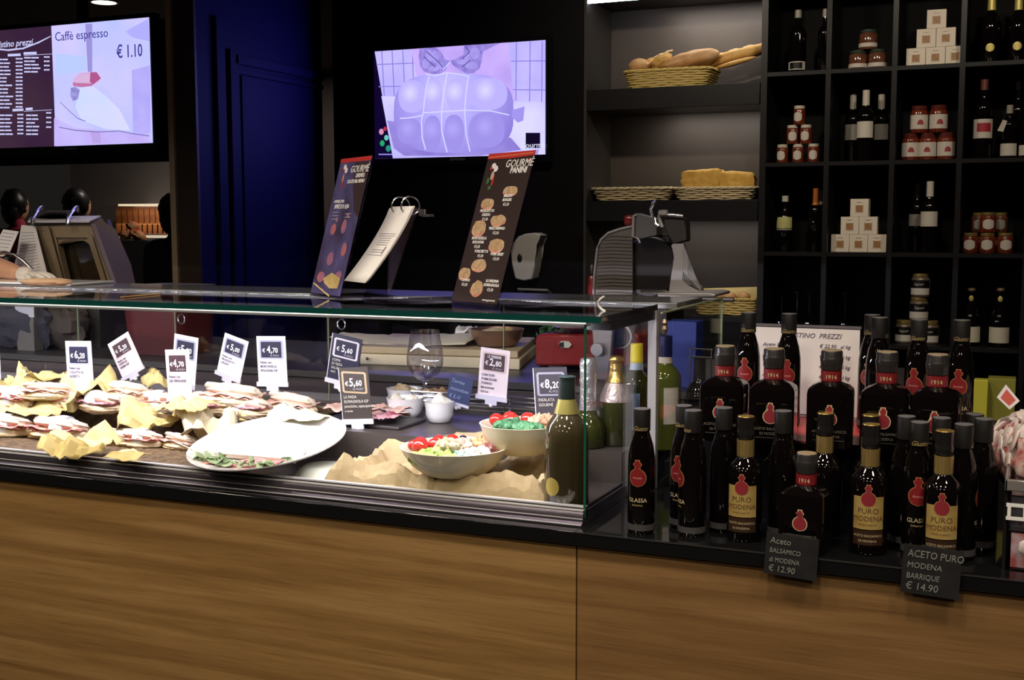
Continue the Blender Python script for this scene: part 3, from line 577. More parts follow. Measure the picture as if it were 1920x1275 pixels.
t, q, up = leaflet('menu_stand', 'tall slanted dark sandwich menu card with food pictures, nearest the slicer', (-.335, .2355, ZT), -31.25, .1939, .11, .35, DARKCARD)
patch(t, q, [(.02, .985), (.98, .985), (.98, .955), (.5, .945), (.02, .95)], REDBR, 'red_stripe'); patch(t, q, [(.05, .962), (.95, .972), (.95, .966), (.05, .955)], mat('orange_line', (.7, .2, .08)), 'orange_line', 3)
def lt(s, u, v, sz, al='CENTER', m=WI, bold=0, shear=0): o = text(s, sz, m, t, q(u, v, 3), (1, 0, 0), up, al, bold=bold, shear=shear); return o
lt('GOURMÈ', .72, .885, .026, shear=.15); lt('PANINI', .74, .845, .020, bold=.025); patch(t, q, oval(.90, .925, .025, .008), REDBR, 'red_accent', 3)
for u, v, a, b_, m in ((.20, .90, .05, .018, PAPER), (.26, .88, .045, .02, PAPER), (.16, .885, .03, .012, REDBR), (.22, .835, .035, .028, mat('pink_garlic', (.6, .4, .33))), (.255, .80, .02, .035, REDBR), (.15, .80, .03, .02, ROCK), (.22, .755, .035, .012, ROCK)): patch(t, q, oval(u, v, a, b_, .3, s=u), m, 'vegetable_picture', 3)
FOODP = mat('sandwich_print', (.58, .42, .26), .5, c2=(.42, .27, .15), nscale=90); HAMPRINT = mat('ham_print', (.55, .20, .14), .5, c2=(.7, .42, .3), nscale=60)
for i, (u, v, a, b_) in enumerate(((.68, .735, .15, .035), (.27, .655, .14, .04), (.58, .545, .16, .04), (.22, .495, .15, .06), (.68, .385, .16, .05), (.42, .255, .16, .045), (.16, .195, .13, .045), (.50, .105, .13, .055))):
    patch(t, q, oval(u, v-.012, a, b_*.9, .3, 14, i), HAMPRINT, 'filling_picture', 2.5); patch(t, q, oval(u, v, a*.95, b_*.75, .35, 14, i+5), FOODP, 'sandwich_picture', 3)
for i, (s, u, v) in enumerate((('BACON\nBURGER', .66, .685), ('PROSCIUTTO\nCRUDO', .30, .59), ('VEGETARIANO', .60, .475), ('MORTADELLA\nBOLOGNA', .28, .41), ('PORCHETTA', .40, .325), ('PORK MUST', .74, .31), ('TONNO', .22, .135), ('LA PIADINA\nROMAGNOLA', .78, .14))):
    lt(s, u, v+.004, .0095, bold=.02); lt('€5,50', u, v-.026-.026*s.count('\n'), .010)
lt('www.gourme.it', .8, .025, .008)
t, q, up = leaflet('menu_stand', 'slanted violet-blue drinks menu card, left of the ring-bound sheets', (-.815, .368, ZT), -35, .20, .095, .355, mat('violet_card', (.055, .042, .10), .35, coat=.2, c2=(.13, .12, .34), nscale=9))
patch(t, q, [(.02, .985), (.98, .985), (.98, .955), (.02, .955)], REDBR, 'red_stripe')
patch(t, q, [(.5, .95), (.98, .95), (.98, .55), (.8, .6), (.6, .78)], mat('brown_card_patch', (.05, .03, .035), .4), 'dark_patch', 1.5)
lt('GOURMÈ', .70, .875, .027, shear=.15); lt('DRINKS', .76, .838, .015, bold=.02); lt('COCKTAIL MENU', .66, .80, .013, bold=.02); lt('AMERICANI', .28, .66, .012); lt('SPRITZ € 4,50', .40, .62, .015, bold=.02); 
for u, v, a, b_, m in ((.22, .92, .05, .018, PAPER), (.28, .895, .045, .02, PAPER), (.17, .905, .03, .012, REDBR), (.24, .84, .03, .03, PINKL), (.26, .79, .02, .03, REDBR)): patch(t, q, oval(u, v, a, b_, .3, s=u), m, 'vegetable_picture', 3)
for r in range(5): patch(t, q, [(.16+.4*(r % 2), .59-r*.012), (.36+.4*(r % 2), .59-r*.012), (.36+.4*(r % 2), .595-r*.012), (.16+.4*(r % 2), .595-r*.012)], GREYC, 'small_print', 3)
DR = mat('cocktail_print', (.45, .14, .16), .5, c2=(.25, .14, .30), nscale=40)
for i, (u, v, a, b_) in enumerate(((.30, .47, .09, .04), (.62, .49, .08, .05), (.66, .57, .04, .02), (.34, .54, .04, .02), (.78, .33, .08, .05), (.42, .26, .10, .05), (.25, .13, .12, .04), (.80, .15, .1, .03))): patch(t, q, oval(u, v, a, b_, .3, 12, i), DR, 'drink_picture', 2.5)
patch(t, q, [(.35, .12), (.58, .165), (.88, .13), (.86, .06), (.6, .055), (.4, .09)], mat('chips_print', (.6, .46, .2), .6, c2=(.45, .32, .12), nscale=70), 'crisps_picture', 3)
for k in range(6): patch(t, q, [(.06+.1*k, .085-.013*k+.004*(k % 2)), (.16+.1*k, .072-.013*k), (.16+.1*k, .062-.013*k), (.06+.1*k, .075-.013*k)], mat('straw_print', (.7, .52, .25)), 'straw_picture', 3)
# ring-bound sheets on a clear stand
t = thing('ring_bound_price_sheets', 'white ring-bound stack of printed sheets on a clear slanted stand between the menu cards', 'paper sheets', (-.605, .25, ZT), rad(-38))
n = nb(); prism([(-.075, 0, 0), (.075, 0, 0), (.075, .085, .225), (-.075, .085, .225)], (0, .003, 0), n); prism([(-.075, 0, 0), (.075, 0, 0), (.075, .24, 0), (-.075, .24, 0)], (0, 0, .003), n); obj('acrylic_stand', n, MT['frosty_acrylic'], t)
def curlsheet(off, m, nm, k=10, w_=.068):
    bm = nb(); rows = []
    for i in range(k+1):
        v = i/k; z = .055+v*.172; y = .083*(z/.225)-.004-off-(1-v)**1.6*.055; rows.append([bm.verts.new((s*w_, y, z-off*.6)) for s in (-1, 1)])
    for a, b_ in zip(rows, rows[1:]): bm.faces.new((a[0], a[1], b_[1], b_[0]))
    return obj(nm, bm, m, t, solid=.0012)
for i in range(6): curlsheet(.0016*i, PAPER2, 'sheet')
def cq(u, v): z = .055+v*.172; return Vector(((u-.5)*.13, .083*(z/.225)-.004-.0095-(1-v)**1.6*.055, z-.005))
bm = nb()
for v in (.36, .40, .43, .50, .53, .56, .59, .62, .65): 
    a, b_ = (.15, .9) if v in (.36, .62, .65) else (.25, .8); poly([cq(a, v), cq(b_, v), cq(b_, v+.006), cq(a, v+.006)], bm)
poly([cq(.78, .38), cq(.83, .38), cq(.83, .48), cq(.78, .48)], bm); obj('printed_lines', bm, INK, t)
for x in (-.028, .03): obj('ring', tube([(x, .085+.024*math.cos(a), .228+.022*math.sin(a)) for a in [rad(k*20) for k in range(18)]], .0022, 6, cyclic=True), CHROME, t)
ringend = nb(); lathe([(0, -.008), (.009, -.008), (.009, .008), (0, .008)], 12, ringend, (.055, .105, .212)); box(ringend, (.075, .11, .205), (.04, .012, .006)); obj('ring_clasp', ringend, CHROME, t)
# thin stick and curved white hook
t = thing('wooden_stirrer', 'thin pale wooden stirrer lying on the glass case top', 'stirrer', P(262, 554, z=ZT)); a, b_ = P(226, 557, z=ZT+.003), P(300, 550, z=ZT+.003)
obj('stick', tube([a-t.location, b_-t.location], .0013, 6), BAGUET, t)
t = thing('white_plastic_hook', 'white curved plastic cable hook near the right end of the glass top', 'hook', P(1135, 583, z=ZT)); c = t.location.copy()
obj('hook', tube([P(x, y, y=c.y)-c+Vector((0, 0, .0)) for x, y in ((1133, 556), (1125, 561), (1121, 567), (1123, 574), (1128, 580), (1135, 584))], .0028, 7), mat('white_plastic', (.75, .75, .75), .3), t)
# soap dispenser + towel bracket on the back wall
t = thing('soap_dispenser', 'pale grey wall soap dispenser with an oval window right of the menu card', 'dispenser', P(998, 524, y=3.195)); c = t.location.copy(); k = 329/1000*1.0
def wq(px, py, dy=0): v = P(px, py, y=3.195)-c; return (v.x, v.y-dy, v.z)
o = prism([wq(*a) for a in ((971, 470), (975, 455), (985, 443), (998, 438), (1015, 436), (1027, 440), (1021, 450), (1017, 465), (1015, 500), (1010, 522), (995, 525), (979, 521), (974, 500))], (0, -.09, 0)); obj('cover', o, mat('pale_grey_plastic', (.62, .60, .56), .35), t, bevel=.006, angle=50)
obj('level_window', blob(wq(988, 483, .09), (.013, .006, .022)), mat('dark_window', (.03, .03, .03), .1), t)
t = thing('wall_bracket', 'small steel bar bracket on the black wall below the soap dispenser', 'bracket', P(1006, 545, y=3.19)); c = t.location.copy()
b = nb(); tube([wq(979, 547, .0), wq(979, 541, .05), wq(1034, 543, .05), wq(1034, 552, .0)], .006, 6, b); obj('bar', b, CAST, t)
# ================================================================ rear work counter things
ZR = 1.17
t = thing('chopping_board', 'thick pale chopping board lying on the rear steel counter', 'chopping board', (-1.0, 1.3, ZR))
def rel(t, pts): return [Vector(p)-t.location for p in pts]
A, B_, C_, D_ = P(690, 672, z=1.2), P(845, 690, z=1.2), P(1003, 668, z=1.2), P(880, 640, z=1.2)
fl, fr = P(650, 655, z=1.2), P(1003, 676, z=1.2)
q4 = [(-1.13, 1.06), (-.60, 1.12), (-.72, 1.55), (-1.25, 1.49)]
obj('slab', prism(rel(t, [(x, y, ZR) for x, y in q4]), (0, 0, .034)), BOARD, t, bevel=.004)
obj('stud', blob(Vector((-1.10, 1.055, ZR+.02))-t.location, (.005, .004, .005)), DSTEEL, t)
t = thing('chopping_board', 'second thinner board stacked on the pale chopping board', 'chopping board', (-1.0, 1.3, ZR+.035))
obj('slab', prism(rel(t, [(x-.01, y+.01, ZR+.0352) for x, y in q4]), (0, 0, .022)), mat('aged_pale_board', (.55, .44, .29), .6), t, bevel=.004)
t = thing('bread_paper_bag', 'long white paper bag lying flat across the stacked boards', 'paper bag', (-1.05, 1.28, ZR+.06))
b = sheet(.50, .26, .022, 4, 5, 16, 0, shape=lambda x, y: .026*max(0, 1-(2*y/.26)**2)*(.55+x)); obj('bag', b, mat('cream_paper', (.66, .60, .50), .7), t, solid=.002)
t = thing('crumpled_napkin', 'small crumpled grey-white napkin on top of the paper bag', 'napkin', (-.86, 1.36, ZR+.09)); obj('napkin', sheet(.12, .09, .03, 9, 22, 12), PAPER, t, solid=.001)
t = thing('copper_bowl', 'shallow copper-brown bowl of yellow slices at the right end of the boards', 'bowl', (-.73, 1.24, ZR+.0585))
obj('bowl', shell([(.045, 0), (.062, .004), (.080, .03), (.087, .055)], .003), mat('copper_brown', (.32, .19, .14), .3, .6), t); obj('slices', blob((0, 0, .04), (.055, .055, .018), .3, 6), mat('yellow_slices', (.6, .5, .12), .5), t)
t = thing('parsley_bunch', 'dark green herb bunch behind the copper bowl', 'herbs', (-.62, 1.47, ZR)); b = nb(); random.seed(5)
obj('pot', lathe([(.03, 0), (.04, .06), (.042, .062), (0, .055)], 16), BOARD, t)
for i in range(60): blob((U(-.05, .05), U(-.04, .04), U(.06, .15)), (.014, .014, .004), .2, 4, b, rot(U(-1, 1), U(-1, 1), U(0, 3)), 6)
obj('leaves', b, ROCK, t)
t = thing('blue_carton', 'plain blue carton standing on the rear counter behind the navy-capped bottle', 'carton', P(1283, 650, y=.98)); t.location.z = ZR; obj('carton', bx(-.040, .044, -.04, .04, 0, P(1283, 603, y=.94).z-ZR), mat('plain_blue', (.04, .07, .42), .5), t, bevel=.002)
t = thing('red_machine_pillar', 'dark red enamelled machine pillar behind the price tickets', 'machine', (-1.93, 1.12, 1.1705)); t.location.z = 0
b = nb(); prof = [(.115, 1.171), (.118, 1.25), (.128, 1.40)]; lathe([(r, z, 5) for r, z in prof]+[(0, 1.40)], 32, b); obj('pillar', b, mat('deep_red_enamel', (.11, .014, .017), .4, coat=.2), t); obj('top_plate', lathe([(0, 1.40, 5), (.13, 1.40, 5), (.13, 1.405, 5), (0, 1.405)], 32), DSTEEL, t)
# ---- meat slicer
YL = 1.22
sl = thing('meat_slicer', 'red and silver meat slicer with a ribbed gauge plate behind the glass case', 'meat slicer', (-.25, 1.2, ZR))
def sp(n, bm, m, **k): o = obj(n, bm, m, **k); relink(o, sl); return o
def front(pts, Y, d): return prism([P(x, y, y=Y) for x, y in pts], (0, d, 0))
b = front([(1003, 634), (1010, 626), (1195, 626), (1200, 634), (1200, 686), (1003, 686)], 1.10, .30); sp('base', b, RED, bevel=.008)
for x in (1020, 1185): sp('foot', lathe([(.012, ZR), (.016, ZR+.02)], 12, c=(P(x, 690, y=1.15).x, 1.15, 0)), BLACK)
c = P(1161, 631, y=1.085); Mx = Matrix.Rotation(rad(90), 3, 'X')
sp('dial', lathe([(0, 0), (.026, 0), (.03, .01), (.03, .03)], 28, M=Matrix.Translation(c) @ Mx.to_4x4()), BLACK)
sp('dial_ring', lathe([(.031, 0), (.036, 0), (.036, .012), (.031, .012), (.031, 0)], 28, M=Matrix.Translation(c+Vector((.006, .0, .002))) @ Mx.to_4x4()), CAST)
sp('switch_plate', front([(1048, 644), (1054, 639), (1068, 640), (1073, 646), (1068, 652), (1052, 651)], 1.096, -.006), mat('switch_white', (.5, .5, .42), .4)); sp('switch_button', front([(1049, 643), (1058, 641), (1058, 651), (1050, 650)], 1.094, -.006), BLACK)
sp('tray_plate', lathe([(0, 0), (.07, 0), (.085, .010), (.08, .012), (0, .006)], 32, c=P(1080, 612, y=1.14)), WHITE)
sp('pale_upright', front([(1108, 600), (1150, 600), (1140, 715), (1118, 715)], 1.02, .025), mat('grey_white_metal', (.42, .38, .40), .4), bevel=.004)  # pale upright bar with a round disc, before the slicer base
sp('round_disc', lathe([(0, -.012), (.018, -.012), (.020, 0), (.018, .012), (0, .012)], 24, M=Matrix.Translation(P(1121, 655, y=1.0)) @ Mx.to_4x4()), CAST)
# ribbed gauge plate with bright curved rim
GP = [(1113, 552), (1114, 520), (1117, 490), (1120, 465), (1126, 450), (1140, 437), (1160, 430), (1186, 424), (1186, 552)]
sp('gauge_plate', front(GP, 1.24, .012), mat('ribbed_grey_plate', (.20, .18, .165), .4, .6))
rim = nb(); tube([P(x, y, y=1.236) for x, y in GP[:8]], .0038, 7, rim); sp('gauge_rim', rim, CAST)
rb = nb()
for i in range(17):
    y = 442+i*6.6; x0 = 1117+max(0, (470-y))*.55; tube([P(x0+3, y+1.5, y=1.237), P(1150, y, y=1.236), P(1185, y+2, y=1.237)], .0016, 5, rb)
sp('gauge_rib', rb, mat('ribbed_grey_plate', (.3, .3, .3)))
bc = P(1222, 500, y=1.29); sp('blade_cover', lathe([(0, 0), (.085, 0), (.092, .012), (.088, .03), (0, .03)], 40, M=Matrix.Translation(bc) @ Mx.to_4x4()), mat('dark_blade', (.05, .045, .045), .3, .7))
sp('body_column', front([(1190, 440), (1256, 440), (1262, 640), (1190, 640)], 1.32, .14), mat('dark_housing', (.035, .03, .03), .45), bevel=.01)  # near-black housing colour
b = front([(1186, 403), (1192, 400), (1231, 411), (1231, 440), (1200, 448), (1192, 447), (1186, 446)], 1.20, .06); sp('upper_housing', b, mat('dark_silver', (.22, .21, .21), .35, .8), bevel=.006)
b = nb(); tube([P(x, y, y=1.195) for x, y in ((1193, 402), (1188, 406), (1187, 444), (1198, 447), (1199, 456))], .0045, 8, b); sp('housing_frame', b, CAST)
sp('red_knob', blob(P(1180, 413, y=1.24), (.014, .014, .016), pw=4), RED)
b = nb(); tube([P(x, y, y=1.18) for x, y in ((1230, 376), (1224, 382), (1221, 392), (1224, 408), (1230, 420), (1236, 424))], [.004, .005, .006, .006, .006, .006], 8, b); sp('curved_lever', b, CHROME)
b = nb(); tube([P(x, y, y=1.16) for x, y in ((1242, 402), (1262, 403), (1281, 405))], .006, 10, b); sp('pusher_rod', b, CHROME)
sp('rod_clamp', blob(P(1244, 399, y=1.16), (.014, .012, .009), pw=5), CAST); b = nb(); tube([P(x, y, y=1.17) for x, y in ((1236, 403), (1238, 416), (1242, 426))], .006, 8, b); sp('rod_post', b, CAST)
sp('pusher_block', front([(1244, 409), (1281, 409), (1286, 420), (1287, 452), (1262, 458), (1246, 430)], 1.17, .05), mat('dark_housing', (.03, .03, .03)), bevel=.004)
ARM = [(1262, 457), (1281, 457), (1281, 466), (1280, 500), (1279, 525), (1285, 532), (1296, 535), (1313, 538), (1316, 548), (1254, 548), (1258, 520), (1263, 490), (1266, 467), (1258, 462)]
sp('carriage_arm', front(ARM, 1.14, .03), CAST, bevel=.004)
sp('carriage_tray', front([(1232, 549), (1330, 549), (1342, 552), (1340, 557), (1232, 557)], 1.04, .18), CAST, bevel=.003)
sp('carriage_handle', tube([P(1300, 560, y=1.05), P(1376, 562, y=1.05)], .007, 10), DSTEEL)
tt = nb()
for i in range(26): x = 1200+i*1.9; prism([P(x, 549, y=1.10), P(x+1.6, 549, y=1.10), P(x+.8, 544, y=1.10)], (0, .01, 0), tt)
sp('gripping_teeth', tt, STEEL)
sp('support_leg', front([(1210, 557), (1250, 557), (1248, 690), (1215, 690)], 1.22, .05), mat('dark_housing', (.03, .03, .03)))
t = thing('red_cylinder', 'small red canister with a dark top, left of the slicer gauge plate', 'canister', (P(1110, 530, y=1.42).x, 1.42, ZR)); zz = P(1110, 517, y=1.42).z-ZR
obj('canister', lathe([(0, 0), (.014, 0), (.014, zz-.01), (.010, zz), (0, zz)], 16), RED, t); obj('nozzle', blob((0, 0, zz+.02), (.008, .008, .02)), DSTEEL, t)
# ---- tilted steel machine at the left, sheets and gloved arm
gm = thing('sandwich_press', 'tilted steel press with an open dark window and two curved top handles', 'machine', P(165, 545, y=1.25)); gm.location.z = ZR
def gq(n, bm, m, **k): o = obj(n, bm, m, **k); relink(o, gm); return o
FR = mat('tan_grey_steel', (.30, .23, .14), .5, .3); 
def frm(o_, i_, Y, d):
    b = nb(); n = len(o_); vo = [Vector(P(x, y, y=Y)) for x, y in o_]; vi = [Vector(P(x, y, y=Y)) for x, y in i_]
    for i in range(n): prism([vo[i], vo[(i+1) % n], vi[(i+1) % n], vi[i]], (0, d, 0), b)
    return b
O1 = [(62, 424), (168, 420), (214, 548), (100, 552)]; I1 = [(104, 446), (165, 446), (200, 546), (128, 548)]
gq('window_frame', frm(O1, I1, 1.14, .03), FR, bevel=.002)
gq('left_rail', prism([P(84, 424, y=1.13), P(92, 424, y=1.13), P(127, 551, y=1.13), P(118, 551, y=1.13)], (0, -.004, 0)), mat('tan_rail', (.35, .27, .17), .4, .5)); gq('right_rail', prism([P(163, 440, y=1.13), P(172, 440, y=1.13), P(206, 548, y=1.13), P(198, 548, y=1.13)], (0, -.004, 0)), MT['tan_rail'])
gq('dark_window', front([(100, 440), (170, 440), (204, 550), (128, 550)], 1.18, .01), mat('smoked_window', (.02, .014, .008), .15, coat=.3)); gq('arched_top', front([(104, 445), (165, 445), (172, 463), (160, 452), (140, 449), (120, 450), (108, 460)], 1.15, .02), FR)
gq('side_casing', prism([P(168, 420, y=1.14), P(214, 548, y=1.14), P(256, 548, y=1.40), P(244, 495, y=1.40), P(215, 430, y=1.40), P(188, 408, y=1.40)], (.004, .0, 0)), mat('brown_grey_casing', (.16, .12, .07), .6, .0, spec=.2))
gq('top_plate', prism([P(52, 418, y=1.12), P(168, 418, y=1.12), P(190, 408, y=1.4), P(58, 410, y=1.4)], (0, 0, .008)), mat('pale_top_plate', (.62, .58, .60), .35, .1), bevel=.002)
gq('back_casing', front([(75, 420), (200, 412), (250, 545), (110, 550)], 1.38, .02), DSTEEL)
gq('lower_body', bx(P(105, 550, y=1.25).x, P(225, 550, y=1.25).x, 1.14, 1.38, ZR, P(105, 549, y=1.14).z), mat('dark_lower_casing', (.05, .045, .045), .5, .3))
for x in (62, 128):
    gq('handle', tube([P(x-2, 421, y=1.10), P(x-1, 410, y=1.12), P(x+6, 398, y=1.14), P(x+14, 389, y=1.2), P(x+17, 388, y=1.3), P(x+18, 396, y=1.38)], .006, 8), CHROME)
gq('top_lid', prism([P(72, 398, y=1.2), P(132, 397, y=1.2), P(124, 410, y=1.34), P(66, 412, y=1.34)], (0, 0, .006)), DSTEEL)
def lsheet(label, pts, Y, m, rows=0):
    c0 = Vector(P(*pts[3], y=Y)); t = thing('order_sheet', label, 'paper sheet', c0); V = [Vector(P(x, y, y=Y+(.04 if i < 2 else 0)))-c0 for i, (x, y) in enumerate(pts)]
    obj('sheet', prism(V, (0, .002, 0)), m, t); b = nb()
    for i in range(rows):
        v = .12+.8*i/rows; a = V[0].lerp(V[3], v).lerp(V[1].lerp(V[2], v), .1); e_ = V[0].lerp(V[3], v).lerp(V[1].lerp(V[2], v), .85); dz = Vector((0, -.002, .0015)); poly([a+Vector((0, -.002, 0)), e_+Vector((0, -.002, 0)), e_+dz, a+dz], b)
    if rows: obj('printed_lines', b, GREYC, t)
    return t
lsheet('large lined white order sheet leaning against the steel press', [(40, 422), (66, 424), (92, 528), (20, 545)], 1.08, PAPER2, 16)
lsheet('small white slip leaning in front of the lined order sheet', [(6, 430), (35, 434), (14, 482), (-20, 478)], 1.0, PAPER2, 6)
t = thing('steel_hoop', 'curved steel hoop beside the gloved hand', 'hoop', P(20, 540, y=.85)); c = t.location.copy()
obj('hoop', tube([P(x, y, y=.85)-c for x, y in ((-10, 476), (8, 474), (28, 478), (45, 490), (60, 505), (66, 530))], .006, 8), CHROME, t); obj('hub', blob(P(15, 488, y=.86)-c, (.02, .02, .02)), BLACK, t)
t = thing('white_tray', 'flat white tray on the rear stone shelf under the gloved hand', 'tray', P(60, 535, z=1.429)); t.location.z = 1.4285
a = P(140, 531, z=1.436); obj('tray', bx(-.9, a.x-t.location.x, .60-t.location.y, .79-t.location.y, 0, .008), WHITE, t, bevel=.002)
ap = thing('person', 'person reaching in from the left edge with a white-gloved hand over the case', 'person', (-3.08, 1.25, 0))
def app(n, bm, m, **k): o = obj(n, bm, m, **k); relink(o, ap); return o
# one continuous skinned body, arm stretched towards the tray
J = [(-3.08, 1.25, .95), (-3.08, 1.25, 1.12), (-3.08, 1.23, 1.36), (-3.08, 1.20, 1.50), (-3.07, 1.16, 1.60), (-2.93, 1.16, 1.42)]
w0 = P(38, 514, y=.72); w1 = P(-15, 498, y=.80); J += [tuple((Vector((-2.93, 1.16, 1.42))+w1)/2+Vector((0, 0, -.05))), tuple(w1), tuple(w0), (-3.27, 1.25, 1.42), (-3.33, 1.1, 1.2), (-3.28, .98, 1.25), (-2.97, 1.26, .88), (-3.19, 1.26, .88), (-2.97, 1.26, .48), (-3.19, 1.26, .48), (-2.97, 1.28, .09), (-3.19, 1.28, .09)]
me = D.meshes.new('body'); me.from_pydata(J, [(0, 1), (1, 2), (2, 3), (3, 4), (2, 5), (5, 6), (6, 7), (7, 8), (2, 9), (9, 10), (10, 11), (0, 12), (0, 13), (12, 14), (13, 15), (14, 16), (15, 17)], []); me.materials.append(SKIN)
o = D.objects.new('body', me); COL.objects.link(o); relink(o, ap); o.modifiers.new('skin', 'SKIN').use_smooth_shade = True
for i, r in enumerate((.15, .14, .16, .06, .07, .075, .048, .040, .026, .075, .045, .03, .10, .10, .06, .06, .04, .04)): me.skin_vertices[0].data[i].radius = (r, r)
me.skin_vertices[0].data[0].use_root = True; o.modifiers.new('sub', 'SUBSURF').levels = 2
app('shirt', lathe([(.155, .90), (.165, 1.1), (.18, 1.3), (.16, 1.44), (.07, 1.51)], 24, c=(-3.08, 1.24, 0), sy=.75), SHIRT); app('head', blob((-3.08, 1.14, 1.68), (.078, .095, .118), seg=18), SKIN); app('nose', blob((-3.08, 1.045, 1.665), (.012, .018, .022), seg=10), SKIN); app('mouth', blob((-3.08, 1.05, 1.63), (.024, .008, .006), seg=10), mat('lips', (.3, .08, .07)))
for s_ in (-1, 1): app('eye', blob((-3.08+s_*.030, 1.05, 1.695), (.013, .008, .008), seg=10), DARKCL); app('ear', blob((-3.08+s_*.078, 1.145, 1.68), (.012, .02, .03), seg=10), SKIN)
app('apron', lathe([(.168, .55), (.172, .9), (.172, 1.1), (.172, 1.2)], 24, c=(-3.08, 1.235, 0), sy=.76), APRON, solid=.002)
app('hair', blob((-3.08, 1.17, 1.72), (.09, .10, .10), .1, 5, seg=18), HAIR)
app('sleeve', tube([(-2.98, 1.2, 1.44), (-2.93, 1.16, 1.41), J[6]], [.09, .085, .065], 14), SHIRT)
hx = nb(); pc_ = P(62, 517, y=.70); blob(pc_, (.034, .026, .014), .15, 4, hx, seg=16)
tube([w0, P(48, 515, y=.71), pc_], [.029, .027, .024], 12, hx)
for k, (dy, l, dz) in enumerate(((-.016, .060, .0), (-.004, .070, .003), (.009, .066, .002), (.021, .052, -.003))):
    p0 = pc_+Vector((.022, dy, .001+dz)); tube([p0, p0+Vector((l*.4, dy*.3-.002, .003)), p0+Vector((l*.75, dy*.4-.004, -.004)), p0+Vector((l, dy*.5-.004, -.013))], [.0095, .009, .008, .006], 9, hx)
p0 = pc_+Vector((-.002, -.022, .0)); tube([p0, p0+Vector((.020, -.018, .0)), p0+Vector((.040, -.022, -.008))], [.011, .0095, .007], 9, hx)
app('gloved_hand', hx, GLOVE, sub=1)
t = thing('folded_flatbread', 'pale tan folded flatbread under the gloved fingers', 'flatbread', P(88, 530, z=1.445)); t.location.z = 1.437
obj('flatbread', blob((0, .0, .010), (.085, .05, .012), .08, 4, pw=2.5), mat('pale_flatbread', (.72, .50, .34), .7, c2=(.66, .42, .26), nscale=20), t)
for i, (px, py, s) in enumerate(((50, 640, .13), (118, 640, .11), (20, 690, .10))):
    t = thing('paper_sack', ['grey paper sack behind the case at far left', 'brown crumpled paper sack beside the red pillar', 'low brown paper sack at the left edge behind the case'][i], 'paper sack', P(px, py, y=1.02+.06*i)); t.location.z = ZR
    obj('sack', blob((0, 0, s*.75), (s, .07, s*.8), .35, 3, seed=i+2, seg=22), mat('grey_brown_sack%d' % (i % 2), (.09, .07, .06) if i else (.075, .07, .09), .8, bump=.6, bscale=18), t)
t = thing('white_label_box', 'small white card box on the rear counter at far left', 'box', P(54, 583, y=.98)); zc = P(54, 583, y=.98).z
t.location.z = ZR; obj('box', bx(-.04, .04, -.02, .02, 0, zc-ZR+.022), mat('grey_box', (.2, .18, .16)), t); obj('white_front', bx(-.042, .046, -.022, -.0201, zc-ZR-.02, zc-ZR+.022), PAPER, t)
# ================================================================ inside the case
ZD, ZS = 1.022, 1.095
def mat_weave(name, label, x0, x1, y0, y1, z):
    t = thing(name, label, 'tray', ((x0+x1)/2, (y0+y1)/2, z)); w_, d_ = x1-x0, y1-y0; b = nb()
    nx, ny = int(w_/.009), int(d_/.009)
    g = [[b.verts.new((-w_/2+w_*i/nx, -d_/2+d_*j/ny, .004+.0045*((i//2+j) % 2)+.001*noise.noise(Vector((i*.3, j*.3, 0))))) for j in range(ny+1)] for i in range(nx+1)]
    for i in range(nx):
        for j in range(ny): b.faces.new((g[i][j], g[i+1][j], g[i+1][j+1], g[i][j+1]))
    obj('woven_base', b, RATTAN, t, solid=.003)
    if z > 1.05: obj('woven_side', bx(-w_/2, w_/2, -d_/2-.024, -d_/2-.017, -.072, .006), RATTAN, t)
    rim = nb()
    for s in (-1, 1):
        for ph in (0, PI): tube([(-w_/2+w_*i/70, s*d_/2+.003*math.cos(i*1.6+ph), .010+.003*math.sin(i*1.6+ph)) for i in range(71)], .0034, 5, rim)
        tube([(s*w_/2, -d_/2+d_*i/12, .011) for i in range(13)], .005, 6, rim)
    obj('braided_rim', rim, RATTAN, t); return t
mat_weave('rattan_tray', 'dark rattan tray under the front row of sandwiches', -2.5, -.93, .085, .345, ZD+.001)
mat_weave('rattan_tray', 'dark rattan tray under the rear row of sandwiches', -2.6, -.90, .375, .60, ZS+.001)
# ---- sandwiches
def make_sandwich(nm, label, L, filling, seed):
    t = thing('filled_roll', label, 'sandwich'); hw = .034
    L *= 1.15; obj('bun_base', blob((0, 0, .013), (L/2, hw, .016), .16, 3.2, seed=seed, pw=2.5, seg=24, M=rot(0, 0, .06)), BUNSIDE, t)
    obj('filling', sheet(L*.93, hw*2.15, .011, seed, 34, 16, shape=lambda x, y: .025-y*.10), filling, t, solid=.003)
    obj('filling_fold', sheet(L*.8, hw*1.9, .012, seed+9, 40, 14, shape=lambda x, y: .021-y*.10), filling, t, solid=.003)
    M = rot(rad(-16), rad(3), -.08); obj('bun_top', blob((0, .006, .036), (L/2*.97, hw*.95, .015), .20, 3.0, seed=seed+4, pw=2.5, M=M, seg=24), BUN, t)
    if seed % 2: obj('waxed_band', lathe([(.031, -.018), (.033, 0), (.031, .02)], 20, M=Matrix.Translation((U(-.02, .03), 0, .024)) @ Matrix.Rotation(rad(90), 4, 'Y'), sy=1.0), WAX, t, solid=.0006)
    return t
PR = [make_sandwich('a', '', .15, HAM, 1), make_sandwich('b', '', .14, HAMP, 2), make_sandwich('c', '', .13, SALAMI, 3)]
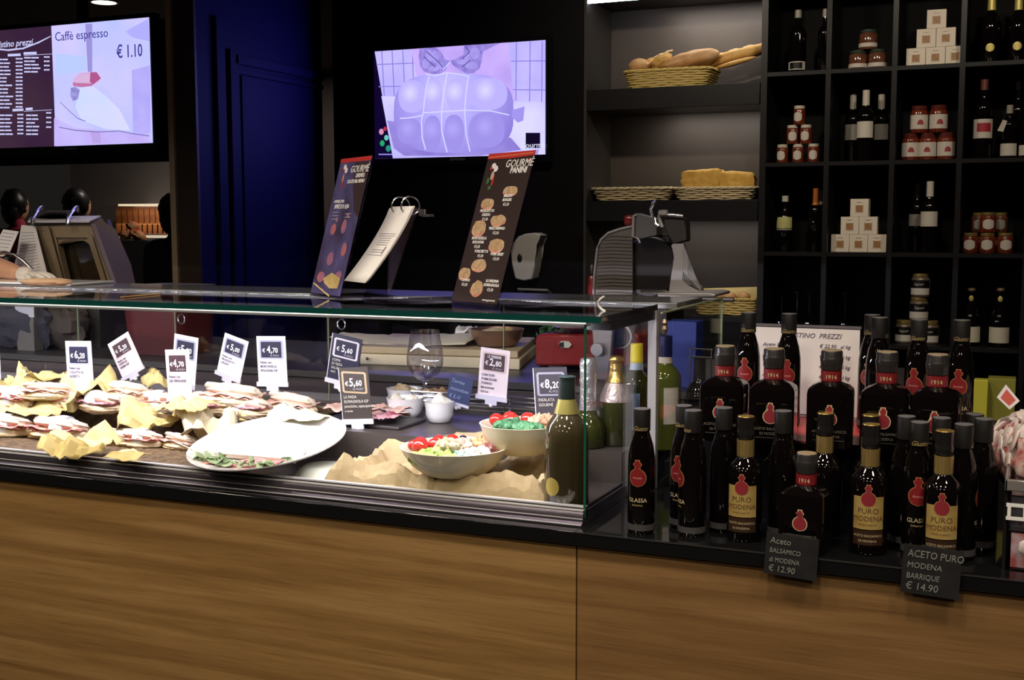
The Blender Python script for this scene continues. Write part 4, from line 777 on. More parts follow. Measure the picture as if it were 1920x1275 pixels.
SW = [  # px, py(base), z, rot, prototype, scale, label
 (5, 822, ZD, -4, 0, 1.08, 'front-row ham roll cut by the left picture edge'), (112, 828, ZD, -14, 0, 1.08, 'front-row floury ham roll with red ham showing, below the 6,20 ticket'),
 (212, 838, ZD, -20, 1, .78, 'small pale roll in front row on yellow paper'), (262, 842, ZD, -12, 0, .82, 'front-row roll below the tilted 5,20 ticket'), (338, 846, ZD, -26, 1, .72, 'last roll of the front row, beside the big white plate'),
 (24, 766, ZS, -28, 0, .95, 'rear-row roll in pale wrap at far left'), (88, 752, ZS+.028, 12, 1, .82, 'rear-row roll heaped highest with pink ham, left of the 6,20 ticket'), (120, 768, ZS, -10, 0, .8, 'rear-row roll half hidden behind the 6,20 ticket'),
 (190, 776, ZS, -24, 2, .95, 'rear-row brown-based roll right of the 6,20 ticket'), (236, 754, ZS+.024, -16, 1, .92, 'floury roll directly below the tilted 5,20 ticket'), (292, 772, ZS, -6, 0, .9, 'rear-row roll left of the front 4,70 ticket'),
 (384, 780, ZS, -22, 2, .98, 'rear-row roll with dark salami right of the front 4,70 ticket'), (436, 766, ZS+.022, -12, 1, 1.1, 'long floury roll on top of its pile under the 5,00 ticket'), (470, 784, ZS, -26, 2, .9, 'low salami roll beneath the long floury roll'), (546, 780, ZS, -24, 1, 1.0, 'last rear-row roll with pale ham, under the mortadella ticket')]
for i, (px, py, z, rz, k, sc, lab) in enumerate(SW):
    p = P(px, py-4, z=z+.008); o = PR[k] if not any(q[4] == k for q in SW[:i]) else dup(PR[k], p, 0)
    o.location = p; o.rotation_euler = (0, 0, rad(rz+18)); o.scale = (sc, sc*1.05, sc*1.1); o['label'] = lab
# ---- crumpled yellow papers
PP = [(150, 850, ZD, .14, .10, .045, 20, 'yellow crumpled paper spilling over the front tray edge between two rolls'), (168, 762, ZS-.01, .13, .12, .065, -30, 'tall yellow paper fold behind the front rolls below the 6,20 ticket'), (60, 790, ZD+.03, .18, .07, .035, 5, 'yellow paper between front and rear rolls at left'),
      (290, 806, ZD+.02, .15, .11, .06, 15, 'peaked yellow paper behind the front rolls near the 4,70 ticket'), (392, 822, ZD+.01, .12, .12, .06, 40, 'cream paper fold at the right end of the front tray'), (303, 748, ZS, .08, .08, .055, 45, 'pointed yellow paper corner behind rear rolls'), 
      (448, 812, ZD+.02, .07, .07, .045, 10, 'upright yellow paper flap beside the plate rim'), (30, 742, ZS+.01, .13, .09, .05, 0, 'yellow paper wrap behind the far-left rear roll'), (240, 868, ZD, .11, .05, .02, -10, 'flat scrap of yellow paper on the front tray rim'), (90, 728, ZS+.03, .12, .07, .05, 25, 'yellow paper tip standing above the heaped rear rolls'), (350, 780, ZS, .12, .08, .035, 0, 'low yellow paper behind the 4,70 ticket'), (560, 792, ZS, .16, .05, .02, -12, 'pale paper strip under the last rear roll')]
for i, (px, py, z, w_, d_, amp, rz, lab) in enumerate(PP):
    o = obj('butcher_paper', sheet(w_*1.2, d_*1.2, amp*1.15, i+3, 17, 12, shape=lambda x, y, a=amp: a*.55-abs(y)*.2), WRAP if i not in (4, 11) else mat('cream_wrap', (.78, .70, .48), .7, bump=.3, bscale=30), angle=14, solid=.0006)
    o.location = P(px, py-8, z=z+.02+.12*d_); o.rotation_euler = (rad(14), 0, rad(rz)); tag(o, lab, 'paper')
# ---- price tickets
def ticket(label, bcx, bcy, wpx, hpx, Y, roll, kind, price, lines, floor_z, yaw=0, small='AL PEZZO'):
    c = P(bcx, bcy, y=Y); d = (c-CP).dot(FW); s = d/FPX; w_, h = wpx*s*1.20, hpx*s
    t = thing('price_ticket', label, 'price ticket', (c.x, c.y, floor_z), rad(yaw)); base = c.z-floor_z
    Rm = Matrix.Rotation(rad(roll), 3, 'Y'); o0 = Vector((0, 0, base)); ax, up = Rm @ Vector((1, 0, 0)), Rm @ Vector((0, 0, 1))
    def q(u, v, l=0): return o0+ax*(u*w_)+up*(v*h)+Vector((0, -.0007*l, 0))
    dark = kind in ('navy', 'tan', 'grey'); cm = {'white': PAPER, 'pink': mat('pinkish_card', (.80, .70, .74), .6), 'navy': NAVYC, 'tan': mat('dark_brown_ticket', (.05, .04, .035), .5), 'grey': mat('dark_grey_ticket', (.045, .04, .055), .5), 'chalk': mat('blue_chalk_card', (.022, .035, .11), .6)}[kind]
    cd_ = obj('card', prism([q(-.5, 0), q(.5, 0), q(.5, 1), q(-.5, 1)], (0, .0012, 0)), cm, t)
    if dark: obj('pale_back_card', prism([q(-.53, -.01), q(.47, -.01), q(.47, .99), q(-.53, .99)], (0, .0012, 0)), PAPER, t).location.y = .0016
    if kind != 'chalk':
        fm = {'white': mat('grey_blue_frame', (.36, .38, .52)), 'pink': mat('peach_frame', (.62, .52, .50)), 'navy': mat('pale_frame', (.62, .60, .66)), 'tan': TANC, 'grey': mat('grey_frame', (.30, .30, .36))}[kind]
        def rr(x0, x1, y0, y1, k=.05): return [(x0+k, y0), (x1-k, y0), (x1, y0+k*.5), (x1, y1-k*.5), (x1-k, y1), (x0+k, y1), (x0, y1-k*.5), (x0, y0+k*.5)]
        sk_ = -.05 if kind == 'tan' else 0
        obj('frame', poly([q(u, v+sk_*u, 1) for u, v in rr(-.42, .42, .52, .92)]), fm, cd_); pn_ = obj('price_panel', poly([q(u, v+sk_*u, 2) for u, v in rr(-.35, .35, .555, .885, .02)]), {'white': NAVYC, 'pink': BROWNC, 'navy': NAVYC, 'tan': cm, 'grey': cm}[kind], t)
        e, d1, d2 = '€', price[0], price[1]
        text(e, h*.11, WHITEINK, pn_, q(-.25, .665, 3), ax, up, bold=.01, name='euro_sign'); text(d1+',', h*.21, WHITEINK, pn_, q(.04, .655, 3), ax, up, 'RIGHT', bold=.015, name='price_digits', sx=.85); text(d2, h*.15, WHITEINK, pn_, q(.05, .655, 3), ax, up, 'LEFT', bold=.015, name='price_digits', sx=.9)
        text(small, h*.05, mat('dim_ink', (.4, .4, .45)), pn_, q(.12, .58, 3), ax, up, name='small_lettering')
        if lines[0] == 'CARCIOFI': text('LE TERRINE', h*.075, WHITEINK, pn_, q(0, .81, 3), ax, up, bold=.01, name='small_lettering', sx=.8)
        im = mat('pale_ink', (.5, .48, .42)) if dark else INK
        for i, s_ in enumerate(lines): text(s_, h*(.075 if i < 3 else .06), im, cd_, q(-.40, .43-.085*i, 2), ax, up, 'LEFT', bold=.01, name='ticket_lettering', sx=.85)
    else:
        for i, s_ in enumerate(lines): text(s_, h*.19, mat('blue_chalk_ink', (.25, .32, .5), .8), cd_, q(-.4, .74-.28*i, 2), ax, up, 'LEFT', shear=.2, name='chalk_lettering', sx=.9)
    cl = nb(); prism([q(-.54, -.05), q(.54, -.05), q(.54, .045), q(-.54, .045)], (0, -.0045, 0), cl); prism([q(-.2, -.14), q(.2, -.14), q(.2, -.05), q(-.2, -.05)], (0, -.0045, 0), cl); obj('clear_clip', cl, mat('milky_clip', (.62, .62, .74), .2), t)
    b0 = q(0, -.15); obj('ball_joint', blob(b0, (.0065,)*3, seg=10), mat('white_ball', (.8, .8, .82), .3), t)
    if b0.z > .012:
        st_ = nb(); tube([b0, (b0.x, 0, .004)], .0022, 6, st_); blob((b0.x, 0, .006), (.016, .012, .006), bm=st_, pw=5); obj('clip_stem', st_, ACRYL, t)
    return t
TK = [('white ticket at the extreme left picture edge', -20, 728, 50, 92, .47, 0, 'white', ('5', '20'), ['PANINO'], ZS),
 ('white 6,20 ticket for culatello with a navy price panel', 152, 732, 52, 93, .36, -2, 'white', ('6', '20'), ['Panino con', 'CULATTA DI', 'BUSSETO'], ZD+.05),
 ('white 5,20 ticket tilted steeply to the left', 250, 700, 47, 74, .50, -28, 'pink', ('5', '20'), ['Panino con', 'COPPA DI', 'PARMA IGP'], ZS+.03),
 ('white 5,00 ticket half hidden behind the 4,70 one', 343, 722, 46, 94, .56, 7, 'white', ('5', '00'), ['Panino'], ZS),
 ('white 4,70 ticket with a maroon panel, in front of the 5,00 one', 338, 748, 46, 93, .38, -3, 'pink', ('4', '70'), ['Panino con', 'ZIA FERRARESE'], ZD+.05),
 ('white 5,00 ticket leaning right, above the long floury roll', 428, 706, 46, 78, .52, 16, 'white', ('5', '00'), ['Panino con', 'PROSCIUTTO', 'CRUDO'], ZS+.03),
 ('white 4,70 ticket for mortadella di Bologna', 512, 720, 54, 90, .52, -2, 'white', ('4', '70'), ['Panino con', 'MORTADELLA', 'BOLOGNA IGP'], ZS+.03),
 ('navy 5,60 ticket with a pale frame, behind the brown 5,60 one', 640, 718, 54, 90, .60, 10, 'navy', ('5', '60'), ['COPPA', 'DI TESTA', 'SALUMI', 'MISTI'], ZS),
 ('dark 5,60 ticket with a tan frame beside the big plate', 671, 790, 53, 102, .40, -5, 'tan', ('5', '60'), ['LA PIADA', 'ROMAGNOLA IGP', 'prosciutto, squacquerone', 'e rucola'], ZD+.02),
 ('small blue handwritten chalk ticket beside the wine glass', 857, 757, 40, 52, .60, 12, 'chalk', None, ['Terrine', 'monodose', '€ 3,10'], ZS),
 ('white 2,80 ticket listing terrines', 922, 746, 50, 93, .62, 5, 'pink', ('2', '80'), ['CARCIOFI', 'POMODORI', 'TONNO', 'MELANZANE', 'ZUCCA'], ZS),
 ('dark grey 8,20 ticket beside the prosecco bottle', 1038, 800, 56, 112, .36, -4, 'grey', ('8', '20'), ['INSALATA', 'GOURMÈ'], ZD+.02)]
for k in TK: ticket(*k)
# ---- big plate with wrap
def zat(x, y, py):
    lo, hi = .8, 4.0
    for _ in range(40):
        m = (lo+hi)/2; v = Vector((x, y, m))-CP; yy = 637.5-FPX*v.dot(UP)/v.dot(FW)
        lo, hi = (m, hi) if yy > py else (lo, m)
    return lo
pl = thing('serving_plate', 'large white tilted plate in front holding a folded flatbread', 'plate', P(505, 850, z=ZD+.040)); pl.rotation_euler = (rad(11), rad(-2), 0); pl.scale = (1.03,)*3
obj('plate', lathe([(0, 0), (.10, 0), (.115, .006), (.165, .020), (.186, .030), (.187, .033), (.165, .0245), (.112, .0105), (0, .006)], 56), WHITE, pl)
Mp = Matrix.Translation(pl.location) @ pl.rotation_euler.to_matrix().to_4x4() @ Matrix.Scale(1.03, 4)
def onp(o, x, y, z, rz=0): o.matrix_world = Mp @ Matrix.Translation((x, y, z)) @ Matrix.Rotation(rad(rz), 4, 'Z')
b = nb(); pts = [(.142*math.cos(rad(a)), .135*math.sin(rad(a)), 0) for a in range(0, 181, 10)]; prism(pts, (0, 0, .011), b)
for v in b.verts: v.co.z += .007*math.sin(v.co.y*20)*(1 if v.co.z > .005 else .2)+.003*noise.noise(v.co*20)
o = obj('folded_flatbread', b, mat('white_flatbread', (.86, .83, .76), .6), angle=60, bevel=.006); onp(o, -.012, -.075, .014, -4); tag(o, 'large half-moon white flatbread lying on the big plate', 'flatbread')
b = nb(); random.seed(21)
def leaf(b, x, y, z, s, k): 
    M = rot(U(-.7, .7), U(-.7, .7), U(0, 6)); blob((x, y, z), (s, s*.62, s*.10), .5, 5, b, M, 10, k)
for i in range(46): x = -.13+.25*(i/45)**1.3+U(-.01, .01); leaf(b, x, -.088-.040*math.cos(x*9)+U(-.010, .010), .022+U(0, .012), U(.010, .02) if x < 0 else U(.007, .013), i)
o = obj('rocket_salad', b, mat('pale_rocket', (.22, .36, .16), .5, c2=(.42, .52, .34), nscale=30)); onp(o, 0, 0, .0); tag(o, 'rocket leaves spilling from the flatbread fold on the big plate', 'salad leaves'); o['kind'] = 'stuff'
o = obj('ham_slice', sheet(.20, .05, .012, 4, 22, 14), HAM, solid=.002); onp(o, .0, -.105, .016, 3); tag(o, 'thin pink ham slice under the flatbread edge', 'ham slice')
o = obj('wooden_skewer', tube([(-.235, -.035, .03), (-.12, -.10, .035)], .0016, 6), mat('pale_skewer', (.7, .65, .5))); onp(o, 0, 0, 0); tag(o, 'thin wooden skewer poking out left of the big plate', 'skewer')
t = thing('plate_prop', 'upturned pale dish propping the big plate', 'dish', P(610, 890, z=ZD+.003)); t.location.z = ZD; obj('dish', lathe([(0, 0), (.075, 0), (.062, .018), (.05, .026), (0, .026)], 32), mat('greenish_china', (.6, .62, .52), .3), t)
# ---- kraft paper bed with salad bowls
kx0, kx1, ky0, ky1 = -.64, -.105, .080, .355
def kshape(x, y):
    d = min(x-(-.27), .27-x, y-(-.128), .128-y); ridge = (.018+.024*min(1, abs(x+.02)/.2)**1.4)*math.exp(-((d-.022)/.018)**2)*(1+.35*noise.noise(Vector((x*14, y*14, 2)))); return ridge+(.010 if d > .02 else .0)
b = sheet(.56, .270, .020, 8, 13, 38, shape=lambda x, y: kshape(x, y)+(.022*abs(noise.noise(Vector((x*19, y*19, 7))))+.016*abs(noise.noise(Vector((x*40, y*40, 3)))))*max(0, min(1, (min(.28-abs(x), .135-abs(y)))/.02))-.012*(min(.28-abs(x), .135-abs(y)) < .008)-.004); o = obj('kraft_paper_bed', b, KRAFT, angle=6, solid=.0008); o.location = ((kx0+kx1)/2, (ky0+ky1)/2, ZD+.006); tag(o, 'crumpled brown kraft paper nest under the front salad bowl', 'paper')
b = sheet(.34, .10, .02, 13, 14, 20, shape=lambda x, y: .0); o = obj('kraft_paper_sheet', b, mat('brown_card_paper', (.50, .40, .24), .75, bump=.5, bscale=26), angle=30, solid=.0008); o.location = (-.30, .40, ZS+.004); o.rotation_euler = (0, 0, rad(8)); tag(o, 'flat brown paper sheet under the rear salad bowl', 'paper')
def bowl(label, c, r, h, m, foot=.5, sy=1): t = thing('bowl', label, 'bowl', c); obj('bowl', shell([(r*foot*.9, 0), (r*foot, .002), (r*(.3+foot*.86), h*.36), (r*.93, h*.72), (r*.985, h-.003), (r*1.0, h)], .004, 44), m, t); return t
c1 = P(852, 838, z=ZD+.036+.060); c1.z = ZD+.036; bowl('cream bowl of mixed salad in front on the kraft paper', c1, .122, .062, CREAM, .58)
c2 = P(978, 796, z=ZS+.002+.068); c2.z = ZS+.006; bowl('cream salad bowl behind, partly hidden by the prosecco bottle', c2, .096, .068, CREAM, .58)
def heap(name, lab, cat, c, r, m, n, s, seed, flatk=.5, spread=1, zj=.012):
    random.seed(seed); b = nb()
    for i in range(n):
        a, k = U(0, 2*PI), math.sqrt(R()); blob((.85*k*r[0]*math.cos(a), .85*k*r[1]*math.sin(a), U(0, zj)*(1.2-k)), (s*U(.7, 1.3), s*U(.5, 1), s*U(.3, .7)*flatk*2), .35, 4, b, rot(U(-.6, .6), U(-.6, .6), U(0, 3)), 7, i)
    blob((0, 0, -.010), (r[0]*.85, r[1]*.85, .016), .1, 3, b)
    o = obj(name, b, m); o.location = c; tag(o, lab, cat); o['kind'] = 'stuff'; return o
def cc(c, dx, dy, z): return (c.x+dx*1.08, c.y+dy*1.08, c.z+z+.008)
c1q = c1-Vector((0, 0, .019))
heap('green_lettuce', 'bright green lettuce at the front of the front salad bowl', 'salad', cc(c1q, -.010, -.074, .056), (.062, .018), LETT, 60, .013, 1, 1, zj=.016)
heap('antipasti_mix', 'olive-brown artichokes in the middle of the front salad', 'salad', cc(c1q, -.012, -.008, .072), (.034, .036), ARTI, 44, .011, 2, 1)
heap('grilled_mushrooms', 'brown grilled vegetables in the centre of the front salad', 'salad', cc(c1q, .018, .006, .074), (.022, .030), MUSH, 30, .010, 3, 1)
heap('grated_carrot', 'orange grated carrot at the back of the front salad', 'salad', cc(c1q, .030, .060, .070), (.048, .024), CARROT, 60, .007, 4, 1)
heap('red_beans', 'dark red beans on the right side of the front salad', 'salad', cc(c1q, .072, .028, .070), (.024, .026), BEAN, 40, .006, 5, 1)
heap('white_cheese_flakes', 'white cheese pieces at the front right of the front salad', 'salad', cc(c1q, .066, -.026, .066), (.034, .028), CHEESE, 44, .010, 6, .8)
heap('blue_green_sprouts', 'pale blue-green sprouts beside the cheese in the front salad', 'salad', cc(c1q, .038, -.045, .062), (.016, .014), mat('sprouts', (.35, .55, .45), .5), 20, .007, 7, 1)

for i, (dx, dy, s) in enumerate(((-.075, -.01, .018), (-.062, -.036, .019), (-.050, .028, .0175), (-.042, -.006, .017), (-.030, .050, .0165), (-.080, -.03, .014))):
    t = thing('cherry_tomato', ['cherry tomato nearest the left rim of the front salad bowl', 'frontmost large cherry tomato of the front salad', 'upper left cherry tomato of the front salad', 'cherry tomato touching the artichokes in the front salad', 'rearmost cherry tomato of the front salad', 'smallest cherry tomato at the left rim of the front salad'][i], 'tomato', cc(c1q, dx, dy, .074), group='cherry tomatoes in the front salad bowl')
    obj('fruit', blob((0, 0, 0), (s, s, s*.9), seg=18), TOM, t)
for i, (dx, dy) in enumerate(((-.062, .048), (-.012, .066))):
    o = obj('black_olive', blob((0, 0, 0), (.011, .009, .009)), OLIVE); o.location = cc(c1q, dx, dy, .076); tag(o, ['black olive behind the cherry tomatoes of the front salad', 'black olive near the carrot of the front salad'][i], 'olive')
heap('dark_green_salad', 'dark green leaves at the front of the rear salad bowl', 'salad', cc(c2, .012, -.042, .056), (.062, .030), ROCK, 70, .011, 11, 1)
heap('shredded_chicken', 'pale orange shreds on the right of the rear salad bowl', 'salad', cc(c2, .036, .028, .060), (.034, .03), mat('orange_shreds', (.75, .5, .3), .6, c2=(.45, .2, .12), nscale=50), 50, .010, 12, 1)
for i, (dx, dy) in enumerate(((-.055, -.006), (-.022, .004), (-.040, .03), (.000, .034))):
    t = thing('cherry_tomato', ['left cherry tomato of the rear salad bowl', 'middle cherry tomato of the rear salad bowl', 'back left cherry tomato of the rear salad bowl', 'back right cherry tomato of the rear salad bowl'][i], 'tomato', cc(c2, dx, dy, .064), group='cherry tomatoes in the rear salad bowl'); obj('fruit', blob((0, 0, 0), (.0175, .0175, .015), seg=16), TOM, t)
# ---- ham platter, small bowls, wine glass
hp0 = P(678, 790, z=ZS+.01); t = thing('ham_platter', 'dark slate board with slices of cooked ham behind the brown 5,60 ticket', 'platter', (hp0.x, hp0.y+.04, ZS+.001)); obj('board', bx(-.125, .13, -.075, .075, 0, .008), mat('dark_slate_board', (.05, .045, .05), .4), t, bevel=.002)
random.seed(9)
for i, (dx, dy, w_, m) in enumerate(((-.065, .01, .12, HAMP), (-.02, .035, .12, HAMP), (.045, .03, .11, HAMP), (.0, -.01, .10, HAMP), (.06, -.035, .10, SALAMI), (.02, -.045, .11, SALAMI), (.085, -.01, .07, HAMP))):
    o = obj('ham_slice', sheet(w_, w_*.6, .016 if m is HAMP else .012, i+30, 26, 14, shape=lambda x, y: .010-.6*x*x), m, solid=.0018); o.location = (hp0.x+dx, hp0.y+.04+dy, ZS+.018+.006*(i < 3)); o.rotation_euler = (0, 0, U(-.5, .5)); tag(o, 'folded slice of '+['cooked ham at the left end of the slate board', 'cooked ham at the back left of the slate board', 'cooked ham at the back right of the slate board', 'cooked ham in the middle of the slate board', 'violet salami at the right of the slate board', 'violet salami at the front of the slate board', 'cooked ham at the right tip of the slate board'][i], 'meat slice', 'meat slices on the slate board')
for lab, px, py, r, mm in (('small white bowl of brown crusts, rear left behind the glass stem', 759, 727, .053, 0), ('small white bowl of cream in front of the crust bowl', 760, 744, .052, 1), ('small white bowl of brown nuts, right behind the glass stem', 818, 733, .040, 2), ('small white bowl of pale spread, front right by the chalk ticket', 824, 752, .040, 1)):
    c = P(px, py, z=ZS+.056); c.z = ZS+.001; bowl(lab, c, r, .054, WHITE, .72)
    heap('bowl_filling', {0: 'brown bread crusts', 1: 'pale cream spread', 2: 'brown nut pieces'}[mm]+(' in the rear left small bowl' if px == 759 else ' in the front left small bowl' if px == 760 else ' in the rear right small bowl' if px == 818 else ' in the front right small bowl'), 'food', (c.x, c.y, c.z+.045), (r*.75, r*.75), [mat('brown_crust', (.42, .30, .18), .7, c2=(.6, .5, .3), nscale=40), mat('pale_cream', (.82, .78, .68), .5), mat('nut_brown', (.35, .22, .12), .6)][mm], 14 if mm != 1 else 3, .013 if mm != 1 else .02, 40+px, 1)
g0 = P(798, 783, z=ZS+.001); g = thing('wine_glass', 'empty large stemmed wine glass standing in the case', 'wine glass', g0); H = zat(g0.x, g0.y, 619)-g0.z; k = H/.21
obj('foot', lathe([(0, .0), (.036*k, .0), (.036*k, .0015), (.010*k, .006), (.0045*k, .012), (0, .012)], 40), WGLASS, g); obj('stem', lathe([(.0045*k, .010), (.0036*k, .03*k), (.0036*k, .075*k), (.008*k, .088*k), (0, .09*k)], 20), WGLASS, g)
obj('bowl', lathe([(.004, .088*k), (.020*k, .094*k), (.034*k, .108*k), (.043*k, .128*k), (.0445*k, .145*k), (.041*k, .17*k), (.036*k, .195*k), (.0335*k, .21*k), (.0325*k, .21*k), (.040*k, .17*k), (.0433*k, .145*k), (.0418*k, .128*k), (.033*k, .110*k), (.018*k, .097*k), (0, .093*k)], 48), WGLASS, g)
# ================================================================ bottles
WP = {'bordeaux': [(0, 0), (.9, .0), (1, .015), (1, .62), (.96, .66), (.75, .71), (.45, .75), (.37, .79), (.36, .96), (.36, 1), (0, 1)],
      'champagne': [(0, 0), (.92, .0), (1, .02), (1, .42), (.97, .50), (.85, .58), (.62, .68), (.42, .77), (.33, .83), (.30, .95), (.36, .96), (.36, .985), (.30, 1), (0, 1)],
      'longneck': [(0, 0), (.92, 0), (1, .02), (1, .20), (.92, .27), (.62, .35), (.48, .41), (.45, .50), (.43, .74), (.50, .755), (.50, .77), (.44, .78), (.46, .97), (.40, 1), (0, 1)],
      'belly': [(0, 0), (.92, .0), (1, .02), (1, .50), (.98, .56), (.88, .635), (.62, .70), (.42, .745), (.36, .79), (.34, .97), (.36, 1), (0, 1)]}
def wine(label, loc, h, r, gm_, capm, kind='bordeaux', labs=(), cap=(.78, 1.0), crf=1.06, band=None, group=None, name='wine_bottle'):
    t = thing(name, label, 'bottle', loc, 0, group); pf = [(a*r, b*h) for a, b in WP[kind]]
    obj('glass_body', lathe(pf, 32), gm_, t)
    def rad_at(z):
        for (r0, z0), (r1, z1) in zip(pf, pf[1:]):
            if z0 <= z <= z1 and z1 > z0: return r0+(r1-r0)*(z-z0)/(z1-z0)
        return pf[-2][0]
    if capm:
        zs = [cap[0]+(cap[1]-cap[0])*i/14 for i in range(15)]; rows = [(rad_at(z*h*.999)*crf+.0006, z*h) for z in zs]
        obj('capsule', lathe([(rows[0][0]-.001, rows[0][1])]+rows+[(rows[-1][0]*.9, h+.0015), (0, h+.0018)], 24), capm, t)
    if band: obj('neck_band', lathe([(rad_at(band[0]*h)+.0004, band[0]*h), (rad_at(band[0]*h)+.0016, band[0]*h), (rad_at(band[1]*h)+.0016, band[1]*h), (rad_at(band[1]*h)+.0004, band[1]*h)], 24), band[2], t)
    for i, (z0, z1, hw, m, a) in enumerate(labs): obj('label', wrap([(z0*h+(z1-z0)*h*k/4, hw*r) for k in range(5)], lambda z: rad_at(z)+.0007+.0003*i, rad(a)), m, t)
    return t
def top_at(px, py, floor, h): return P(px, py, z=floor+h)
# ---- bottles of the case corner
b0 = P(1055, 952, z=ZD); b0.y = max(b0.y, .118); b0.z = ZD; h = zat(b0.x, b0.y, 706)-ZD
pb0 = wine('smoky prosecco bottle with a black capsule standing in the glass corner of the case', b0, h, .0475, AMBERB, mat('black_green_capsule', (.02, .03, .028), .3), 'belly', band=(.72, .83, mat('olive_gold_label', (.35, .30, .08), .35, .4)), cap=(.83, 1.0))
sl_ = wrap([(-.020+.004*k, math.sqrt(max(.020**2-(-.020+.004*k)**2, 1e-8))*.92) for k in range(11)], .0484, rad(-20), z0=.048); obj('gold_seal', sl_, mat('bright_gold_seal', (.75, .58, .16), .35, .5), pb0); 
sv = P(1104, 838, z=ZS); sv.z = ZS+.001; sv.x = -.085; sv.y = .40
h = zat(sv.x, sv.y, 674)-sv.z; q = P(1103, 674, y=sv.y); sv.x = q.x
wine('sparkling wine bottle with crinkled silver foil behind the glass corner', sv, h, .040, GREENB, SILVERF, 'longneck', cap=(.42, 1.0), crf=1.06)
gd = P(1154, 832, z=ZS+.001); gd.x -= .006; h = zat(gd.x, gd.y, 669)-gd.z; q = P(1155, 669, y=gd.y); gd.x = q.x
gb = wine('sparkling wine bottle with gold foil top and torn pink-white neck foil', gd, h, .039, GREENB, GOLD, 'champagne', cap=(.72, 1.0), crf=1.2)
obj('torn_foil', lathe([(.0385, .50*h), (.036, .57*h), (.030, .64*h), (.0245, .70*h), (.019, .75*h), (.0185, .74*h)], 20), mat('pinkish_foil', (.62, .50, .48), .35, .5, bump=1, bscale=60), gb)
yl = top_at(1194, 645, 1.0, .315); yl.z = 1.0; yl.x = min(yl.x, .074)
yl = P(1194, 645, y=.52); yl.z = 1.0; h = zat(yl.x, .52, 645)-1.0
ZL = 1.06
lb = thing('bottle_plinth', 'low black plinth behind the case end carrying wine bottles', 'plinth', (.17, .64, 1.0)); obj('plinth', bx(-.125, .16, -.16, .20, 0, ZL-1.0), BLACK, lb, bevel=.002)
def tall(px, py, Y, h=None): q = P(px, py, y=Y); z = q.z-.30; q.z = ZL+.001; return q
yl = tall(1194, 645, .56); wine('white wine bottle with a bright yellow capsule behind the case end', yl, zat(yl.x, yl.y, 645)-yl.z, .037, GREENB, YELCAP, 'bordeaux', labs=[(.22, .56, 1.0, mat('light_blue_label', (.35, .5, .8), .5), -25)], cap=(.83, 1.0), crf=1.12, band=(.765, .83, mat('blue_white_band', (.5, .62, .8), .4)))
bl = tall(1248, 630, .62); wine('olive-green wine bottle with a navy capsule and white neck band', bl, zat(bl.x, bl.y, 630)-bl.z, .040, OLIVEB, BLUECAP, 'bordeaux', labs=[(.26, .56, .55, LABW, -48), (.24, .56, .5, LABW, 40)], cap=(.82, 1.0), crf=1.12, band=(.765, .82, LABW))
dk = tall(1312, 684, .70); wine('dark bottle added for a reflection right of the navy-capped bottle', dk, zat(dk.x, dk.y, 672)-dk.z, .038, BOTTLE, CAPB, 'belly')  # added bottle stands in for a reflection of dark bottles
t = thing('wire_rack', 'thin steel wire rack behind the glass guard screen', 'rack', P(1305, 700, y=.77)); t.location.z = ZL; c = t.location.copy(); rk = nb()
for py in (653, 668): tube([P(1292, py, y=.77)-c, P(1337, py+3, y=.77)-c], .0018, 6, rk)
for px in (1294, 1334): q = P(px, 653, y=.77)-c; tube([(q.x, 0, 0), (q.x, 0, q.z)], .0018, 6, rk)
obj('wires', rk, CHROME, t)
for i in range(5):
    t = thing('glass_dish', ['lowest', 'second', 'middle', 'fourth', 'topmost'][i]+' clear glass dish of the small stack behind the first slim bottle', 'dish', (.205, .40, 1.0+.011*i)); obj('dish', shell([(.030, 0), (.036, .004), (.046, .018), (.047, .020)], .002, 30), WGLASS, t)
# ---- balsamic bottles
def slim(label, loc, rz, body=True):
    t = thing('vinegar_bottle', label, 'bottle', loc, rad(rz), None); h = .25
    pf = [(0, 0), (.0255, 0), (.0275, .004), (.0275, .13), (.0265, .155), (.023, .178), (.0175, .196), (.0145, .206), (.0142, .245), (0, .245)]
    obj('glass_body', lathe(pf, 32), BOTTLE, t)
    cp_ = obj('cap', lathe([(.0150, .205), (.0168, .207), (.0172, .2485), (.0165, h), (.0, h)], 28), CAPB, t); obj('cap_top', lathe([(.0, h), (.0163, h), (.0160, .2508), (0, .2508)], 28), CAPTOP, cp_)
    text('Giusto', .0125, mat('dull_gold_ink', (.40, .30, .12), .4), cp_, (0, 0, .208), bend=.0177, shear=.5)
    obj('emblem_rim', wrap(pot(.052, .0012), .0278, 0, z0=.098), mat('gold_rim_ink', (.42, .2, .08), .4), t); em_ = obj('emblem', wrap(pot(.052), .0281, 0, z0=.098), REDL, t)
    text('Acetaia', .0065, PINKL, em_, (0, 0, .113), bend=.0286); text('GLASSA', .0115, mat('pale_gold_ink', (.50, .42, .25), .4), t, (0, 0, .066), bend=.0280, bold=.01); text('balsamica', .006, MT['dull_gold_ink'], t, (0, 0, .058), bend=.0280)
    obj('foot_ring', lathe([(.0276, .008), (.0283, .008), (.0283, .020), (.0276, .020), (.0276, .008)], 32), mat('grey_foot_label', (.055, .052, .055), .4), t)
    return t
